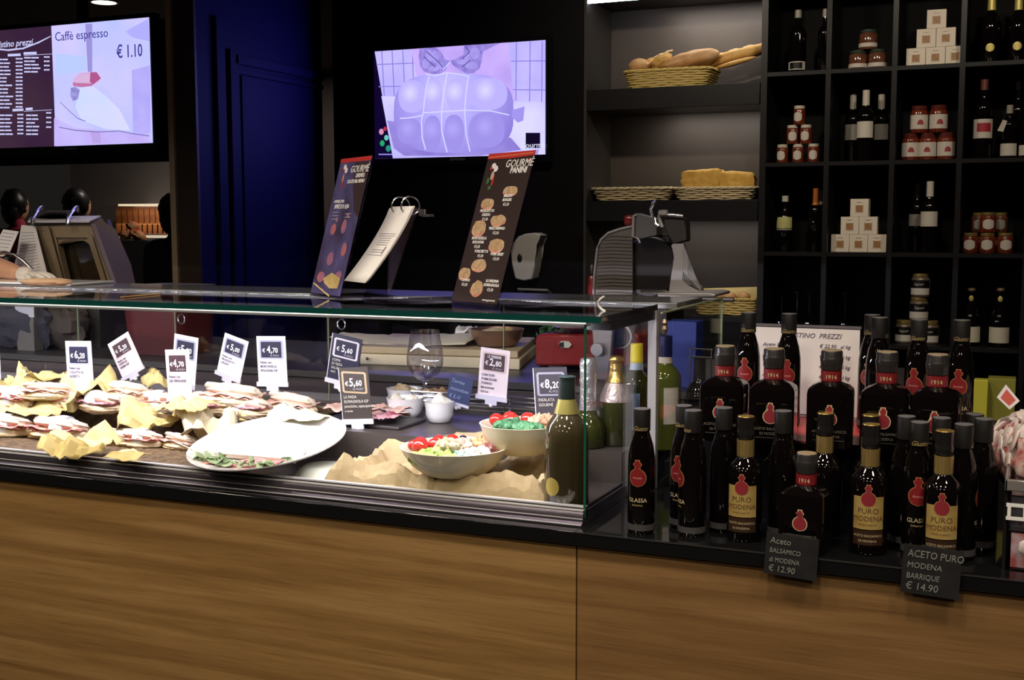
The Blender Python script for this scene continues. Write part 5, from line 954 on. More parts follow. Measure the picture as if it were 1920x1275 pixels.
def golden(label, loc, rz):
    t = thing('vinegar_bottle', label, 'bottle', loc, rad(rz)); h = .243; r = .0345
    pf = [(0, 0), (r*.95, 0), (r, .005), (r, .128), (r*.96, .140), (r*.78, .152), (r*.52, .161), (.0155, .168), (.0150, .235), (0, .235)]
    obj('glass_body', lathe(pf, 32), BOTTLE, t)
    cp_ = obj('cap', lathe([(.0158, .200), (.0165, .201), (.0168, .214), (.0160, .216), (.0165, .222), (.0165, .2425), (0, .2425)], 28), mat('black_gloss_cap', (.012, .011, .012), .12, coat=.5), t); obj('cap_top', lathe([(.0, .2425), (.0163, .2425), (.0158, h+.001), (0, h+.001)], 28), GOLDTOP, cp_)
    obj('gold_collar', lathe([(.0155, .165), (.0168, .165), (.0172, .198), (.0158, .198), (.0155, .165)], 28), mat('brushed_gold_collar', (.62, .46, .18), .32, .75, c2=(.45, .3, .1), nscale=4, stretch=(60, 60, 1)), t)
    gl_ = obj('gold_label', wrap([(.050+.062*k/4, .030) for k in range(5)], r+.0006, 0, n=16), GOLDL, t)
    obj('emblem_rim', wrap(pot(.040, .0012), r+.0010, 0, z0=.094), mat('gold_rim_ink', (.4, .2, .1)), t); obj('emblem', wrap(pot(.040), r+.0013, 0, z0=.094), mat('wine_red_label', (.22, .02, .03), .4), t)
    DI = mat('brown_ink', (.10, .05, .02), .5); text('PURO', .015, DI, gl_, (0, 0, .080), bend=r+.0010); text('MODENA', .0135, DI, gl_, (0, 0, .066), bend=r+.0010); text('INVECCHIATO', .005, DI, gl_, (0, 0, .057), bend=r+.0010)
    ll_ = obj('lower_label', wrap([(.020+.028*k/3, .030) for k in range(4)], r+.0005, 0, n=16), mat('dark_brown_label', (.03, .014, .008), .4), t)
    text('ACETO BALSAMICO', .0062, MT['pale_gold_ink'], ll_, (0, 0, .036), bend=r+.0009); text('DI MODENA', .0062, MT['pale_gold_ink'], ll_, (0, 0, .026), bend=r+.0009)
    return t
def square(label, loc, rz):
    t = thing('vinegar_bottle', label, 'bottle', loc, rad(rz)); h = .195; r = .0455
    pf = [(0, 0, 9), (r*.95, 0, 9), (r, .004, 9), (r, .108, 9), (r*.97, .116, 8), (r*.80, .124, 5), (.024, .130, 3), (.0195, .133), (.0185, .16), (0, .16)]
    obj('glass_body', lathe(pf, 64), BOTTLE, t, angle=30)
    nr_ = obj('neck_ribbon', lathe([(.0190, .1335), (.0203, .1335), (.0207, .154), (.0192, .154), (.019, .1335)], 28), REDL, t); text('1914', .012, mat('pale_gold_ink', (.5, .42, .25)), nr_, (0, 0, .1385), bend=.0210, bold=.01)
    so_ = obj('stopper', lathe([(.0185, .154), (.0205, .156), (.0215, .166), (.0228, .176), (.0220, .180), (.0212, .182), (.0212, .192), (.020, .1945), (0, .1945)], 28), mat('wax_black', (.022, .02, .02), .28), t); obj('stopper_top', lathe([(0, .1943), (.0195, .1943), (.019, .196), (0, .196)], 28), mat('tan_top', (.32, .24, .15), .5), so_)
    y0 = -r-.0003
    def pp(s, gr, yy, z0): rows = pot(s, gr); return poly([(hw, yy, z+z0) for z, hw in rows]+[(-hw, yy, z+z0) for z, hw in reversed(rows)])
    for nm, s, gr, yy, m in (('emblem_rim', .040, .0018, y0-.0003, mat('cream_rim', (.55, .42, .25), .5)), ('emblem', .040, 0, y0-.0007, mat('wine_red_label', (.20, .02, .03), .4))):
        b = pp(s, gr, yy, .048); bmesh.ops.triangulate(b, faces=b.faces[:]); obj(nm, b, m, t)
    GI = mat('dim_label_ink', (.13, .12, .10), .5); text('ACETO BALSAMICO', .0075, GI, t, (0, y0-.0006, .034)); text('DI MODENA', .0075, GI, t, (0, y0-.0006, .024)); obj('ink_rule', bx(-.03, .03, y0-.0006, y0-.0002, .018, .0186), GI, t)
    return t
ZRS = 1.168
# riser (two cartons) behind the front row
for i, (x0, x1, lab) in enumerate(((.150, .447, 'red-topped black display carton under the left square bottles'), (.452, .775, 'red-topped black display carton under the right square bottles'))):
    t = thing('display_carton', lab, 'carton', ((x0+x1)/2, .44, 1.0)); w2 = (x1-x0)/2
    obj('black_carton', bx(-w2, w2, -.168, .20, 0, ZRS-1.003), BLACK, t, bevel=.0015); obj('red_top', bx(-w2+.002, w2-.002, -.166, .198, ZRS-1.003, ZRS-1.0003), REDBR, t)
    text('Giusto' if i else 'Aceto', .022, MT.get('dull_gold_ink') or mat('dull_gold_ink', (.4, .3, .12), .4), t, (.05, -.1686, .12), shear=.4)
SL, GO, SQ = None, None, None
def put(kind, px, py, floor, rz, label, Y=None, rr=None):
    global SL, GO, SQ
    h = {'s': .2508, 'g': .244, 'q': .196}[kind]
    p = P(px, py+3, z=floor+h) if Y is None else P(px, py, y=Y); p.z = floor+.0005
    if kind == 's':
        if SL is None: SL = slim(label, p, rz); return SL
        return dup(SL, p, rad(rz), label)
    if kind == 'g':
        if GO is None: GO = golden(label, p, rz); return GO
        return dup(GO, p, rad(rz), label)
    if SQ is None: SQ = square(label, p, rz); return SQ
    return dup(SQ, p, rad(rz), label)
BT = [('s', 1204, 763, 1.0, 0, 'slim vinegar bottle at the left end of the front row, beside the case corner'),
 ('s', 1283, 757, 1.0, -10, 'slim vinegar bottle half hidden behind the second front one'), ('s', 1300, 766, 1.0, -58, 'second slim vinegar bottle of the front row, its emblem turned left'),
 ('s', 1358, 761, 1.0, -120, 'slim vinegar bottle in the dark between the turned one and the first gold-labelled one'), ('g', 1399, 777, 1.0, 2, 'leftmost gold-labelled vinegar bottle'),
 ('s', 1469, 767, 1.0, 150, 'slim vinegar bottle behind the front square bottle, left side'), ('g', 1548, 771, 1.0, 140, 'gold-capped vinegar bottle directly behind the front square bottle'),
 ('g', 1634, 792, 1.0, 4, 'middle gold-labelled vinegar bottle right of the front square bottle'),
 ('g', 1633, 775, 1.0, 160, 'gold-capped vinegar bottle hidden behind the middle gold-labelled one'),
 ('s', 1700, 777, 1.0, 140, 'slim vinegar bottle behind and left of the red-emblem one near the second chalk tag'), ('s', 1725, 788, 1.0, 6, 'slim vinegar bottle with red emblem just left of the rightmost gold-labelled one'),
 ('s', 1766, 780, 1.0, 170, 'slim vinegar bottle directly behind the rightmost gold-labelled one'), ('g', 1772, 804, 1.0, 2, 'rightmost gold-labelled vinegar bottle by the second chalk tag'),
 ('s', 1808, 792, 1.0, 100, 'slim vinegar bottle right of the rightmost gold-labelled one'), ('s', 1828, 773, 1.0, 130, 'slim vinegar bottle at the very back right of the counter row'), ('s', 1846, 782, 1.0, 165, 'last slim vinegar bottle on the right, against the sachet bin'),
 ('q', 1360, 645, ZRS, 2, 'first square vinegar bottle from the left on the red-topped cartons'), ('q', 1452, 650, ZRS, 4, 'second square vinegar bottle from the left on the red-topped cartons'),
 ('q', 1560, 653, ZRS, 6, 'third square vinegar bottle on the red-topped cartons, before the price sheet edge'), ('q', 1664, 656, ZRS, 0, 'fourth square vinegar bottle on the red-topped cartons with a blue glint'), ('q', 1759, 661, ZRS, 0, 'rightmost square vinegar bottle on the red-topped cartons')]
for k in BT: put(*k)
q = P(1513, 849, y=.056); zt_ = q.z; o = put('q', 1513, 849, 1.0, -4, 'square vinegar bottle alone in the front row behind the first chalk tag', Y=.056); o.scale = ((zt_-1.0)/.196,)*3
for px, py, rz, lab in ((1404, 583, -4, 'slim vinegar bottle on the carton left of the white price sheet'), (1480, 585, 4, 'slim vinegar bottle on the carton before the middle of the price sheet'), (1636, 587, -6, 'slim vinegar bottle on the carton at the right edge of the price sheet'),
                        (1650, 592, 100, 'slim vinegar bottle tucked behind the one at the price sheet edge'), (1724, 596, -12, 'slim vinegar bottle on the carton, second from the right'), (1804, 597, -4, 'rightmost slim vinegar bottle on the carton, beside yellow cartons')):
    put('s', px, py, ZRS, rz, lab, None)
# ---- price sheet on acrylic
t = thing('price_sheet', 'white printed price sheet in a clear stand behind the tall bottles', 'sign', (0, 0, 0)); A, B_, C_ = P(1415, 606, y=.60), P(1613, 607, y=.60), P(1613, 800, y=.60)
t.location = ((A.x+B_.x)/2, .60, ZRS); w2 = (B_.x-A.x)/2; hh = A.z-ZRS
obj('sheet', bx(-w2, w2, 0, .001, .004, hh-.008), PAPER2, t); fr = nb(); abox(fr, -w2-.003, w2+.003, .001, .004, 0, hh); abox(fr, -w2-.003, w2+.003, -.03, .04, 0, .003); obj('acrylic_stand', fr, ACRYL, t); obj('top_rail', bx(-w2-.003, w2+.003, -.002, .004, hh-.006, hh), mat('grey_rail', (.15, .14, .16), .3), t)
text('LISTINO  PREZZI', .016, INK, t, (.02, -.0008, hh-.030), shear=.3)
for i, s_ in enumerate(('Aceto Balsamico', 'Aceto Puro', 'Glassa', 'Aceto Barrique', 'Condimento', 'Aceto Bianco', 'Olio Extra')):
    text(s_, .012, INK, t, (-w2+.02, -.0008, hh-.052-.024*i), align='LEFT', shear=.3); text('€ %d,90   al kg' % (22, 17, 13, 12, 22, 27, 19)[i], .012, INK, t, (.03, -.0008, hh-.052-.024*i), align='LEFT', shear=.3)
# ---- chalk tags hung on the counter edge
for (px0, py0, px1, py1, tilt, lines, lab) in ((1433, 1003, 1530, 1094, 3, ('Aceto', 'BALSAMICO', 'di MODENA', '€ 12.90'), 'left handwritten chalkboard tag priced 12.90 on the counter edge'), (1690, 1037, 1797, 1130, 2.5, ('ACETO PURO', 'MODENA', 'BARRIQUE', '€ 14.90'), 'right handwritten chalkboard tag priced 14.90 on the counter edge')):
    A, B_ = P(px0, py0, y=-.012), P(px1, py1, y=-.012); w_, h = (B_.x-A.x), (A.z-B_.z)*.97; t = thing('chalkboard_tag', lab, 'price tag', ((A.x+B_.x)/2, -.010, B_.z+.006)); t.rotation_euler = (0, rad(tilt), 0)
    h += .012*(px0 > 1600)
    obj('board', bx(-w_/2, w_/2, -.0012, .0012, 0, h), SLATE, t)
    for i, s_ in enumerate(lines): text(s_, h*(.21 if i in (0, 3) else .165), CHALK, t, (-w_*.42, -.0018, h*(.76-.225*i)), align='LEFT', name='chalk_lettering', sx=.82 if len(s_) > 7 else .95, shear=.08)
    obj('hook', bx(-.02, .02, .0012, .009, h-.012, h), SLATE, t)
# ---- sachet bin and cartons at the right
bn = thing('sachet_bin', 'clear plastic bin with a white slotted band at the right end of the counter', 'bin', (.80, .06, 1.0)); x1 = .42
b = nb(); abox(b, 0, x1, 0, .003, 0, .165); abox(b, 0, .003, 0, .36, 0, .165); abox(b, x1-.003, x1, 0, .36, 0, .165); abox(b, 0, x1, .357, .36, 0, .165); abox(b, 0, x1, 0, .36, 0, .003); obj('clear_box', b, ACRYL, bn)
b = nb(); abox(b, -.002, x1, -.004, -.001, .092, .098); abox(b, -.002, x1, -.004, -.001, .116, .122)
for i in range(16): abox(b, i*.026, i*.026+.006, -.004, -.001, .098, .116)
obj('slotted_band', b, mat('white_plastic', (.7, .7, .7)), bn); b = nb(); abox(b, -.006, x1, -.008, .0, .145, .165); abox(b, -.006, .0, -.008, .36, .145, .165); obj('rim', b, mat('smoky_rim', (.16, .15, .15), .12, coat=.6), bn, bevel=.002)
b = bx(-.006, .0, 0, .36, .0, .145); obj('dark_side', b, BLACK, bn)
obj('inner_tray', bx(.006, x1-.006, .008, .35, .070, .135), mat('grey_tray', (.09, .09, .09), .2, coat=.5), bn)
core = blob((1.03, .30, 1.15), (.25, .24, .125), .15, 3, seed=3, seg=30); blob((.84, .42, 1.14), (.08, .12, .085), .15, 3, bm=core); o = obj('sachet_heap', core, mat('mixed_sachets', (.62, .50, .47), .6, c2=(.5, .12, .10), nscale=40, detail=1)); tag(o, 'inner mass of the sachet heap in the bin at the right', 'sachets'); o['kind'] = 'stuff'
o = obj('sachet_heap', bx(.808, 1.21, .008+.06, .34, 1.004, 1.066), mat('mixed_sachets', (.6, .5, .5))); tag(o, 'lower sachets packed inside the clear bin base', 'sachets'); o['kind'] = 'stuff'
WP_ = mat('white_sachet', (.60, .52, .50), .5, c2=(.74, .66, .64), nscale=20); RPm = mat('red_sachet_print', (.55, .08, .07), .5, c2=(.75, .35, .3), nscale=60)
def sachet():
    t = thing('sugar_sachet', 'x', 'sachet'); b = nb(); blob((0, 0, 0), (.021, .0135, .0035), .0, bm=b, pw=5, seg=12); obj('paper', b, WP_, t)
    b = nb(); blob((0, 0, .0006), (.010, .0085, .0034), 0, bm=b, pw=5, seg=10); obj('red_print', b, RPm, t); return t
s0 = None; random.seed(31)
GL, LL = 'white and red sachets heaped over the bin', 'small white sachet with red print in the heap over the clear bin'
for i in range(320):
    big = i < 280
    if big:
        a, e = U(PI*.75, 2*PI*1.05), rad(U(-8, 88)); d = Vector((math.cos(a)*math.cos(e), math.sin(a)*math.cos(e), math.sin(e)))
        if i < 215: c = Vector((1.03+d.x*.255, .30+d.y*.245, 1.15+d.z*.13))
        else: c = Vector((.84+d.x*.085, .42+d.y*.125, 1.14+d.z*.09))
        if c.z < 1.17: continue
    else: c = Vector((U(.815, 1.18), .066+U(-.02, .0), U(1.01, 1.06))); d = Vector((0, -1, .2))
    if s0 is None: s0 = sachet(); o = s0
    else: o = dup(s0, c)
    o['label'] = LL if big else 'small white sachet with red print seen through the base of the clear bin'; o['group'] = GL if big else 'sachets low inside the clear bin'
    o.location = c+d*.003; M = d.to_track_quat('Z', 'Y').to_euler(); o.rotation_euler = M; o.rotation_euler.rotate_axis('Z', U(0, 6)); o.rotation_euler.rotate_axis('X', U(-.5, .5)); o.rotation_euler.rotate_axis('Y', U(-.5, .5)); s = U(.8, 1.25); o.scale = (s, s, s)
t = thing('red_card_sachet', 'square white sachet with red square standing upright on top of the heap', 'sachet', P(1893, 752, y=.42)); c = t.location.copy()
V = [P(x, y, y=.42)-c for x, y in ((1886, 721), (1912, 752), (1893, 768), (1869, 745))]; obj('paper', prism(V, (0, .003, 0)), PAPER, t); cc_ = sum(V, Vector())/4; obj('red_square', poly([cc_+(v-cc_)*.66+Vector((0, -.0006, 0)) for v in V]), mat('pinkish_red_print', (.62, .12, .10), .5), t)
for px0, px1, py, Y, m, lab in ((1826, 1853, 712, .88, mat('yellow_green_carton', (.42, .40, .03), .6), 'bright yellow-green carton behind the rightmost slim bottle'), (1852, 1905, 709, .93, mat('dark_olive_carton', (.20, .19, .02), .6), 'dark olive-yellow carton behind the sachet heap')):
    A, B_ = P(px0, py, y=Y), P(px1, py, y=Y); t = thing('tea_carton', lab, 'carton', ((A.x+B_.x)/2, Y, 1.131)); w2 = (B_.x-A.x)/2; obj('carton', bx(-w2, w2, 0, .06 if Y > .9 else .04, 0, A.z-1.131), m, t, bevel=.002)
t = thing('black_side_cabinet', 'black cabinet behind the right end of the counter carrying two cartons', 'cabinet', (1.0, .95, 0)); obj('cabinet', bx(-.36, .6, -.085, .15, 0, 1.13), BLACK, t, bevel=.002)
# ================================================================ cubby shelf goods
YC = 3.30
def at(px, z, Y=YC): q = P(px, 300, y=Y); return Vector((q.x, Y, z+.0005))
Z1, Z2, Z3, Z4 = 2.285, 1.886, 1.487, 1.086
def hpx(px, z, py, Y=YC): q = at(px, z, Y); return zat(q.x, Y, py)-z
GW = mat('gold_seal', (.6, .5, .15), .4, .3)
def wb(px, z, py, label, r=.037, capm=WCAP, kind='bordeaux', labs=(), Y=YC, gm_=BOTTLE, cap=(.78, 1.0), **k): return wine(label, at(px, z, Y), hpx(px, z, py, Y), r, gm_, capm, kind, labs, cap, **k)
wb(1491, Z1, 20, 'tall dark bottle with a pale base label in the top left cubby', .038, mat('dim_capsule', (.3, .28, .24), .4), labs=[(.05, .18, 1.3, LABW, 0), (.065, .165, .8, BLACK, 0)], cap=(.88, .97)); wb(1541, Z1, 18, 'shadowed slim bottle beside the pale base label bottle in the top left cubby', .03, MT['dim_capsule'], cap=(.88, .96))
for px, lab in ((1849, 'left dark bottle with a round gold seal in the top right cubby'), (1899, 'right dark bottle with a round gold seal in the top right cubby')):
    o = wb(px, Z1, -8, lab, .043, GW, 'belly', cap=(.78, .90)); obj('gold_seal', wrap([(-.018+.0036*k, math.sqrt(max(.018**2-(-.018+.0036*k)**2, 1e-8))) for k in range(11)], .0436, 0, z0=.063), GW, o)
for px, py, lab, Y, r in ((1597, 178, 'left wine bottle of three with white labels in the second row', 3.38, .034), (1650, 178, 'right wine bottle of three with white labels in the second row', 3.38, .036), (1621, 170, 'front middle wine bottle with the largest white label in the second row', 3.28, .037)):
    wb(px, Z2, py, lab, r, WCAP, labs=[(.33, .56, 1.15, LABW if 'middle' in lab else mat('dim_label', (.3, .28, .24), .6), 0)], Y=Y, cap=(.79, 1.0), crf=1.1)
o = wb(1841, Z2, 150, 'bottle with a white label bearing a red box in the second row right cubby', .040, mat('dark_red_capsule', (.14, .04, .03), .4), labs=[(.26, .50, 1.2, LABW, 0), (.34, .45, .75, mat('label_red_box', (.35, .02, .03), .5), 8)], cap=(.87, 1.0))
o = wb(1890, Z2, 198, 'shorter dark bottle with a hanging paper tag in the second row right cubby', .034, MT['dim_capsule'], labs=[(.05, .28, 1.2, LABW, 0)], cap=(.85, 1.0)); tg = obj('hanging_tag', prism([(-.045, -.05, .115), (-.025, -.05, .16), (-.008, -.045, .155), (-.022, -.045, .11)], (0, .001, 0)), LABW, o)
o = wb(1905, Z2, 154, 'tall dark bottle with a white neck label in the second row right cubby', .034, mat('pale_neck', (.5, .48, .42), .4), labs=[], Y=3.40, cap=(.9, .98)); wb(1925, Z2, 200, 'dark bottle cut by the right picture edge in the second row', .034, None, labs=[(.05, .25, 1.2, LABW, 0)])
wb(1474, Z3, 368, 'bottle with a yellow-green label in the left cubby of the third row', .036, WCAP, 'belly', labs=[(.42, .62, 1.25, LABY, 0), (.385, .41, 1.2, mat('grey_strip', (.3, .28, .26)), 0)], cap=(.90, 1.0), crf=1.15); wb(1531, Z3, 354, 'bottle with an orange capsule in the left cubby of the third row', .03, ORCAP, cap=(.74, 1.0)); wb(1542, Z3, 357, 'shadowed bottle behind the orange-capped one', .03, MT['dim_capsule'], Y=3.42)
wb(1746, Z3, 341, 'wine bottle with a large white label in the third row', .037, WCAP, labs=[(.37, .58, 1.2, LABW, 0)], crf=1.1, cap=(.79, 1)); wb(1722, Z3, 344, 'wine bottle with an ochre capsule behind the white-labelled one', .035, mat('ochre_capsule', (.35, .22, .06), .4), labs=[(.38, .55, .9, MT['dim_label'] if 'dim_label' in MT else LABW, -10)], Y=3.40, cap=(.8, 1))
for px, lab in ((1831, 'left champagne bottle with a cream label on the lowest visible shelf'), (1886, 'right champagne bottle with a cream label on the lowest visible shelf')):
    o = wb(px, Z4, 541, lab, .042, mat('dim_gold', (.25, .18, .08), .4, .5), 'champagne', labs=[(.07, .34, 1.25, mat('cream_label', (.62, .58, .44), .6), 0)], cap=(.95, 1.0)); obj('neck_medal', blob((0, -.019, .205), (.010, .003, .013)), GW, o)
# jars
def jar(label, h, r, cm, lm, lidm, kind=0):
    t = thing('preserve_jar', label, 'jar'); obj('jar_body', lathe([(0, 0), (r*.93, 0), (r, .004), (r, h*.74), (r*.9, h*.82), (r*.8, h*.85), (0, h*.85)], 24), cm, t)
    obj('lid', lathe([(0, h*.84), (r*.86, h*.84), (r*.88, h*.86), (r*.88, h*.985), (r*.84, h), (0, h)], 24), lidm, t)
    if kind == 0: obj('label', wrap([(h*.16+h*.5*k/8, r*.72*math.sqrt(max(1-(2*k/8-1)**4, .05))) for k in range(9)], r+.0006, 0), lm, t)
    elif kind == 1: obj('label', wrap([(h*.14, r*1.35), (h*.66, r*1.35)], r+.0006, 0), lm, t); obj('label_emblem', wrap([(h*.30+h*.18*k/6, r*.36*math.sqrt(max(1-(k/6)**2*.9, .05))) for k in range(7)], r+.0012, rad(8)), mat('red_crest', (.32, .03, .04), .5), t)
    elif kind == 2: obj('label', wrap([(h*.12, r*1.4), (h*.32, r*1.4)], r+.0006, 0), lm, t)
    else: obj('label', wrap([(h*.10, r*1.3), (h*.38, r*1.3)], r+.0006, 0), lm, t); obj('dark_label', wrap([(h*.38, r*1.3), (h*.72, r*1.3)], r+.0007, 0), BLACK, t); text('Sapori', h*.16, LABW, t, (0, 0, h*.5), bend=r+.0012)
    return t
def stack(proto, z, h, rows, labf, Y=YC, jit=3):
    first_ = True
    for r_, pxs in enumerate(rows):
        for j, px in enumerate(pxs):
            p = at(px, z+r_*(h+.001), Y); rz = rad(random.uniform(-jit*3, jit*3))
            if first_: proto.location = p; proto.rotation_euler = (0, 0, rz); proto['label'] = labf(r_, j); first_ = False
            else: dup(proto, p, rz, labf(r_, j))
pos3 = [['bottom left', 'bottom middle', 'bottom right'], ['middle left', 'middle right'], ['topmost']]; pos2 = [['bottom left', 'bottom right'], ['top']]
stack(jar('', .085, .040, DJAM, LABW, LIDD, 2), Z1, .0855, [(1604, 1640), (1622,)], lambda r, j: pos2[r][j]+' dark preserve jar with a white band in the top row pyramid')
stack(jar('', .084, .027, JAM, LABW, LIDW, 0), Z2, .0845, [(1467, 1496, 1525), (1485, 1510), (1497,)], lambda r, j: pos3[r][j]+' red preserve jar of the pyramid in the second row')
stack(jar('', .116, .0375, JAM, LABW, mat('dark_red_lid', (.10, .02, .015), .25, coat=.4), 1), Z2, .1165, [(1707, 1739, 1773), (1721, 1757)], lambda r, j: (['lower left', 'lower middle', 'lower right'], ['upper left', 'upper right'])[r][j]+' big sauce jar with a red crest label')
stack(jar('', .086, .0335, JAM, LABW, LIDG, 0), Z3, .0865, [(1825, 1857, 1891), (1857,)], lambda r, j: (['lower left', 'lower middle', 'lower right'], ['upper front'])[r][j]+' red jam jar with a gold lid in the third row')
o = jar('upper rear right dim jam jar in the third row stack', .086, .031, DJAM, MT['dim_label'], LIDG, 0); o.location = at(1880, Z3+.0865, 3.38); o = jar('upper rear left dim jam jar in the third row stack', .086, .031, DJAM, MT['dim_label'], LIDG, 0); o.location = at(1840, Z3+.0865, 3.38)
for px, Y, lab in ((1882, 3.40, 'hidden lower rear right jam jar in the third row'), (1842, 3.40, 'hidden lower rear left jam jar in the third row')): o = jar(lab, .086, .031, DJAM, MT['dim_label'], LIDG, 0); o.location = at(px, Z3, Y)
stack(jar('', .102, .040, mat('truffle_paste', (.12, .09, .06), .2, coat=.5), LABW, LIDG, 3), Z4, .1025, [(1706, 1754), (1732,), (1734,)], lambda r, j: (['left bottom', 'right bottom'], ['middle'], ['topmost'])[r][j]+' black-and-white labelled gold-lid jar on the lowest visible shelf')
# cartons with biscuit windows
def carton():
    t = thing('biscuit_carton', '', 'box'); s = .1045; t.scale = (.745,)*3; obj('carton', bx(-s/2, s/2, 0, s, 0, s), BOXW, t, bevel=.0015); 
    wn_ = obj('window', bx(-.020, .020, -.0008, .0, .026, .066), BISC, t); f = nb()
    for a in ((-.024, .024, .066, .069), (-.024, .024, .023, .026), (-.024, -.020, .023, .069), (.020, .024, .023, .069)): abox(f, a[0], a[1], -.0014, 0, a[2], a[3])
    obj('window_frame', f, mat('cream_frame', (.62, .55, .44), .6), wn_); text('•  Biscotti  •', .009, mat('tan_ink', (.35, .25, .15)), t, (0, -.0012, .082)); return t
pc0 = carton(); pr = []
def px_of(x): pass
def cart_stack(proto, x0, z, labs, Y=3.26):
    out = None; s = .0795
    for r_, n in enumerate((3, 2, 1)):
        for j in range(n):
            p = Vector((x0+s*(j+r_*.5), Y, z+.0005+r_*.0784)); q = (random.uniform(-.05, .05)); 
            if proto['label'] == '': proto.location = p; proto['label'] = labs(r_, j); proto.rotation_euler = (0, 0, q)
            else: dup(proto, p, q, labs(r_, j))
s_ = at(1711, Z1, 3.26).x; cart_stack(pc0, s_, Z1, lambda r, j: pos3[r][j]+' ivory carton with a biscuit window in the top row pyramid')
s_ = at(1579, Z3, 3.26).x; cart_stack(pc0, s_, Z3, lambda r, j: pos3[r][j]+' ivory carton with a biscuit window in the third row pyramid')
# dim glasses upside down
gg = None
for i, (px, lab) in enumerate(((1472, 'leftmost dim wine glass on the fourth row shelf'), (1501, 'second dim wine glass on the fourth row shelf'), (1524, 'third dim wine glass on the fourth row shelf'), (1592, 'single dim wine glass right of the three on the fourth row'))):
    if gg is None:
        gg = thing('wine_glass', lab, 'wine glass', at(px, Z4)); obj('goblet', lathe([(.033, 0), (.040, .05), (.036, .085), (.006, .11), (.004, .2), (.034, .215), (.034, .217), (0, .217), (.003, .2), (.004, .112), (.034, .087), (.038, .05), (.031, 0)], 28), WGLASS, gg)
    else: dup(gg, at(px, Z4), 0, lab)
# ================================================================ bread bay
def basket(name, label, c, w_, d_, h, flare, m, rows=7, rz=0):
    t = thing(name, label, 'basket', c, rad(rz)); b = nb()
    def loop(k, z, ph, r=.0030, n=64):
        f = 1+flare*k; pts = []
        for i in range(n):
            a = 2*PI*i/n; e = (abs(math.cos(a))**6+abs(math.sin(a))**6)**(-1/6); s = .0028*math.sin(i*PI/2*1.0+ph)
            pts.append(((w_/2*f+s)*e*math.cos(a), (d_/2*f+s)*e*math.sin(a), z+.004*noise.noise(Vector((i*.3, k*3, c[0])))))
        tube(pts, r, 5, b, cyclic=True)
    for k in range(rows): loop(k/(rows-1), .004+(h-.008)*k/(rows-1), PI*(k % 2))
    obj('woven_side', b, m, t); b = nb()
    f = 1+flare
    for ph in (0, 2.1, 4.2):
        pts = []
        for i in range(96): a = 2*PI*i/96; e = (abs(math.cos(a))**6+abs(math.sin(a))**6)**(-1/6); pts.append(((w_/2*f+.004*math.cos(i*.9+ph))*e*math.cos(a), (d_/2*f+.004*math.cos(i*.9+ph))*e*math.sin(a), h+.004*math.sin(i*.9+ph)))
        tube(pts, .0036, 5, b, cyclic=True)
    obj('braided_rim', b, m, t); 
    inner = nb(); n = 48; lo, hi_ = [], []
    for i in range(n):
        a = 2*PI*i/n; e = (abs(math.cos(a))**6+abs(math.sin(a))**6)**(-1/6); lo.append(inner.verts.new((w_/2*e*math.cos(a)*.985, d_/2*e*math.sin(a)*.985, .003))); hi_.append(inner.verts.new((w_/2*f*e*math.cos(a)*.985, d_/2*f*e*math.sin(a)*.985, h-.003)))
    for i in range(n): inner.faces.new((lo[i], lo[(i+1) % n], hi_[(i+1) % n], hi_[i]))
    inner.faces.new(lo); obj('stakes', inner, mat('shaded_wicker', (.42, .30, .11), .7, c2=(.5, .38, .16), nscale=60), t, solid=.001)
    return t
Zb1, Zb2, Zb3 = 2.246, 1.723, 1.191
A, B_ = P(1178, 158, y=3.3), P(1332, 158, y=3.3); basket('bread_basket', 'yellow straw basket of bread on the top bread shelf', ((A.x+B_.x)/2, 3.35, Zb1), .38, .20, .082, .13, WICKER, 8)
A, B_ = P(1120, 370, y=3.3), P(1262, 370, y=3.3); basket('bread_basket', 'empty pale wicker basket at left on the middle bread shelf', ((A.x+B_.x)/2, 3.36, Zb2), .36, .23, .058, .16, WICKER2, 6, rz=-3)
A, B_ = P(1275, 370, y=3.3), P(1418, 370, y=3.3); basket('bread_basket', 'pale wicker basket with two focaccias on the middle bread shelf', ((A.x+B_.x)/2-.01, 3.35, Zb2), .35, .21, .055, .12, WICKER2, 6)
basket('bread_basket', 'wicker basket lined with paper on the low bread shelf behind the slicer', (-.47, 3.34, Zb3), .28, .2, .075, .08, WICKER, 7)
def bread(name, label, px, py, Y, s, m, rz=0, ry=0, pw=2, seed=1, amp=.1, cat='bread', scores=0):
    c = P(px, py, y=Y); o = thing(name, label, cat, c); M = rot(0, rad(ry), rad(rz)); b = blob((0, 0, 0), s, amp, 2.5, seed=seed, M=M, seg=26, pw=pw); obj('loaf', b, m, o)
    if scores:
        b = nb()
        for k in range(scores): x = s[0]*(-.7+1.4*k/max(1, scores-1)); zz = s[2]*math.sqrt(max(0, 1-(x/s[0])**2))*.96; tube([M @ Vector((x-.02, -s[1]*.5, zz)), M @ Vector((x+.01, 0, zz+.004)), M @ Vector((x+.03, s[1]*.5, zz))], .004, 5, b)
        obj('score_marks', b, mat('pale_score', (.78, .6, .38), .8), o)
    return o
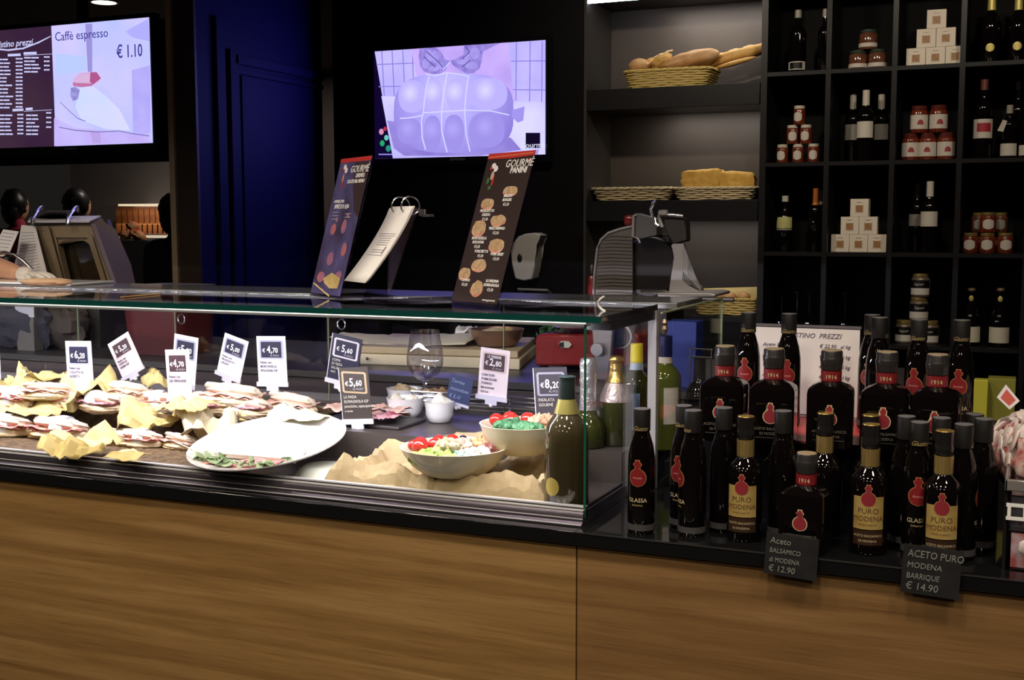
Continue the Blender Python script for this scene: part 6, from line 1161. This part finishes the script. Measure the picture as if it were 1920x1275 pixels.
bread('round_roll', 'round bread roll at the left end of the straw basket', 1199, 124, 3.33, (.052, .05, .036), CRUST, seed=2)
bread('round_roll', 'small golden roll behind the left round roll', 1224, 120, 3.38, (.04, .04, .03), BAGUET, seed=5); bread('knotted_roll', 'golden knotted roll leaning in the straw basket middle', 1240, 116, 3.33, (.055, .04, .032), BAGUET, ry=-30, seed=6, amp=.25, scores=3)
bread('oval_loaf', 'large oval floured loaf lying across the straw basket', 1297, 113, 3.33, (.135, .07, .042), CRUST, ry=-11, rz=10, seed=8, pw=2.2)
bread('baguette', 'long baguette sticking out right of the straw basket', 1378, 105, 3.40, (.19, .034, .027), BAGUET, ry=-13, rz=6, seed=9, pw=2.6, scores=5); bread('baguette', 'second baguette tip touching the bay side at right', 1404, 100, 3.44, (.12, .03, .024), BAGUET, ry=-14, rz=4, seed=12, pw=2.6)
bread('bread_stick', 'thin crust end below the baguettes right of the straw basket', 1378, 118, 3.36, (.10, .016, .012), BAGUET, ry=-12, seed=14)
bread('focaccia_slab', 'left thick yellow focaccia leaning in the right wicker basket', 1318, 339, 3.34, (.098, .05, .052), TOASTY, ry=-3, seed=3, pw=6, amp=.12); bread('focaccia_slab', 'right thick yellow focaccia leaning in the right wicker basket', 1379, 341, 3.35, (.092, .05, .046), TOASTY, ry=3, seed=4, pw=6, amp=.12)
for i, px in enumerate((1345, 1368, 1394)): bread('seeded_roll', ['left', 'middle', 'right'][i]+' brown roll in the low paper-lined basket', px, 556, 3.33, (.032, .04, .022), CRUST, seed=i)
t = thing('liner_paper', 'yellow paper lining the low basket behind the slicer', 'paper', (-.47, 3.38, Zb3+.07)); obj('paper', prism([(-.16, .05, 0), (.155, .05, 0), (.155, .07, .055), (-.16, .07, .04)], (0, .002, 0)), WRAP, t)
t = thing('yellow_carton', 'narrow yellow carton standing on the low bread shelf behind the slicer arm', 'carton', at(1254, Zb3, 3.35)); obj('carton', bx(-.02, .035, -.02, .02, 0, hpx(1254, Zb3, 510, 3.35)), WRAP, t)
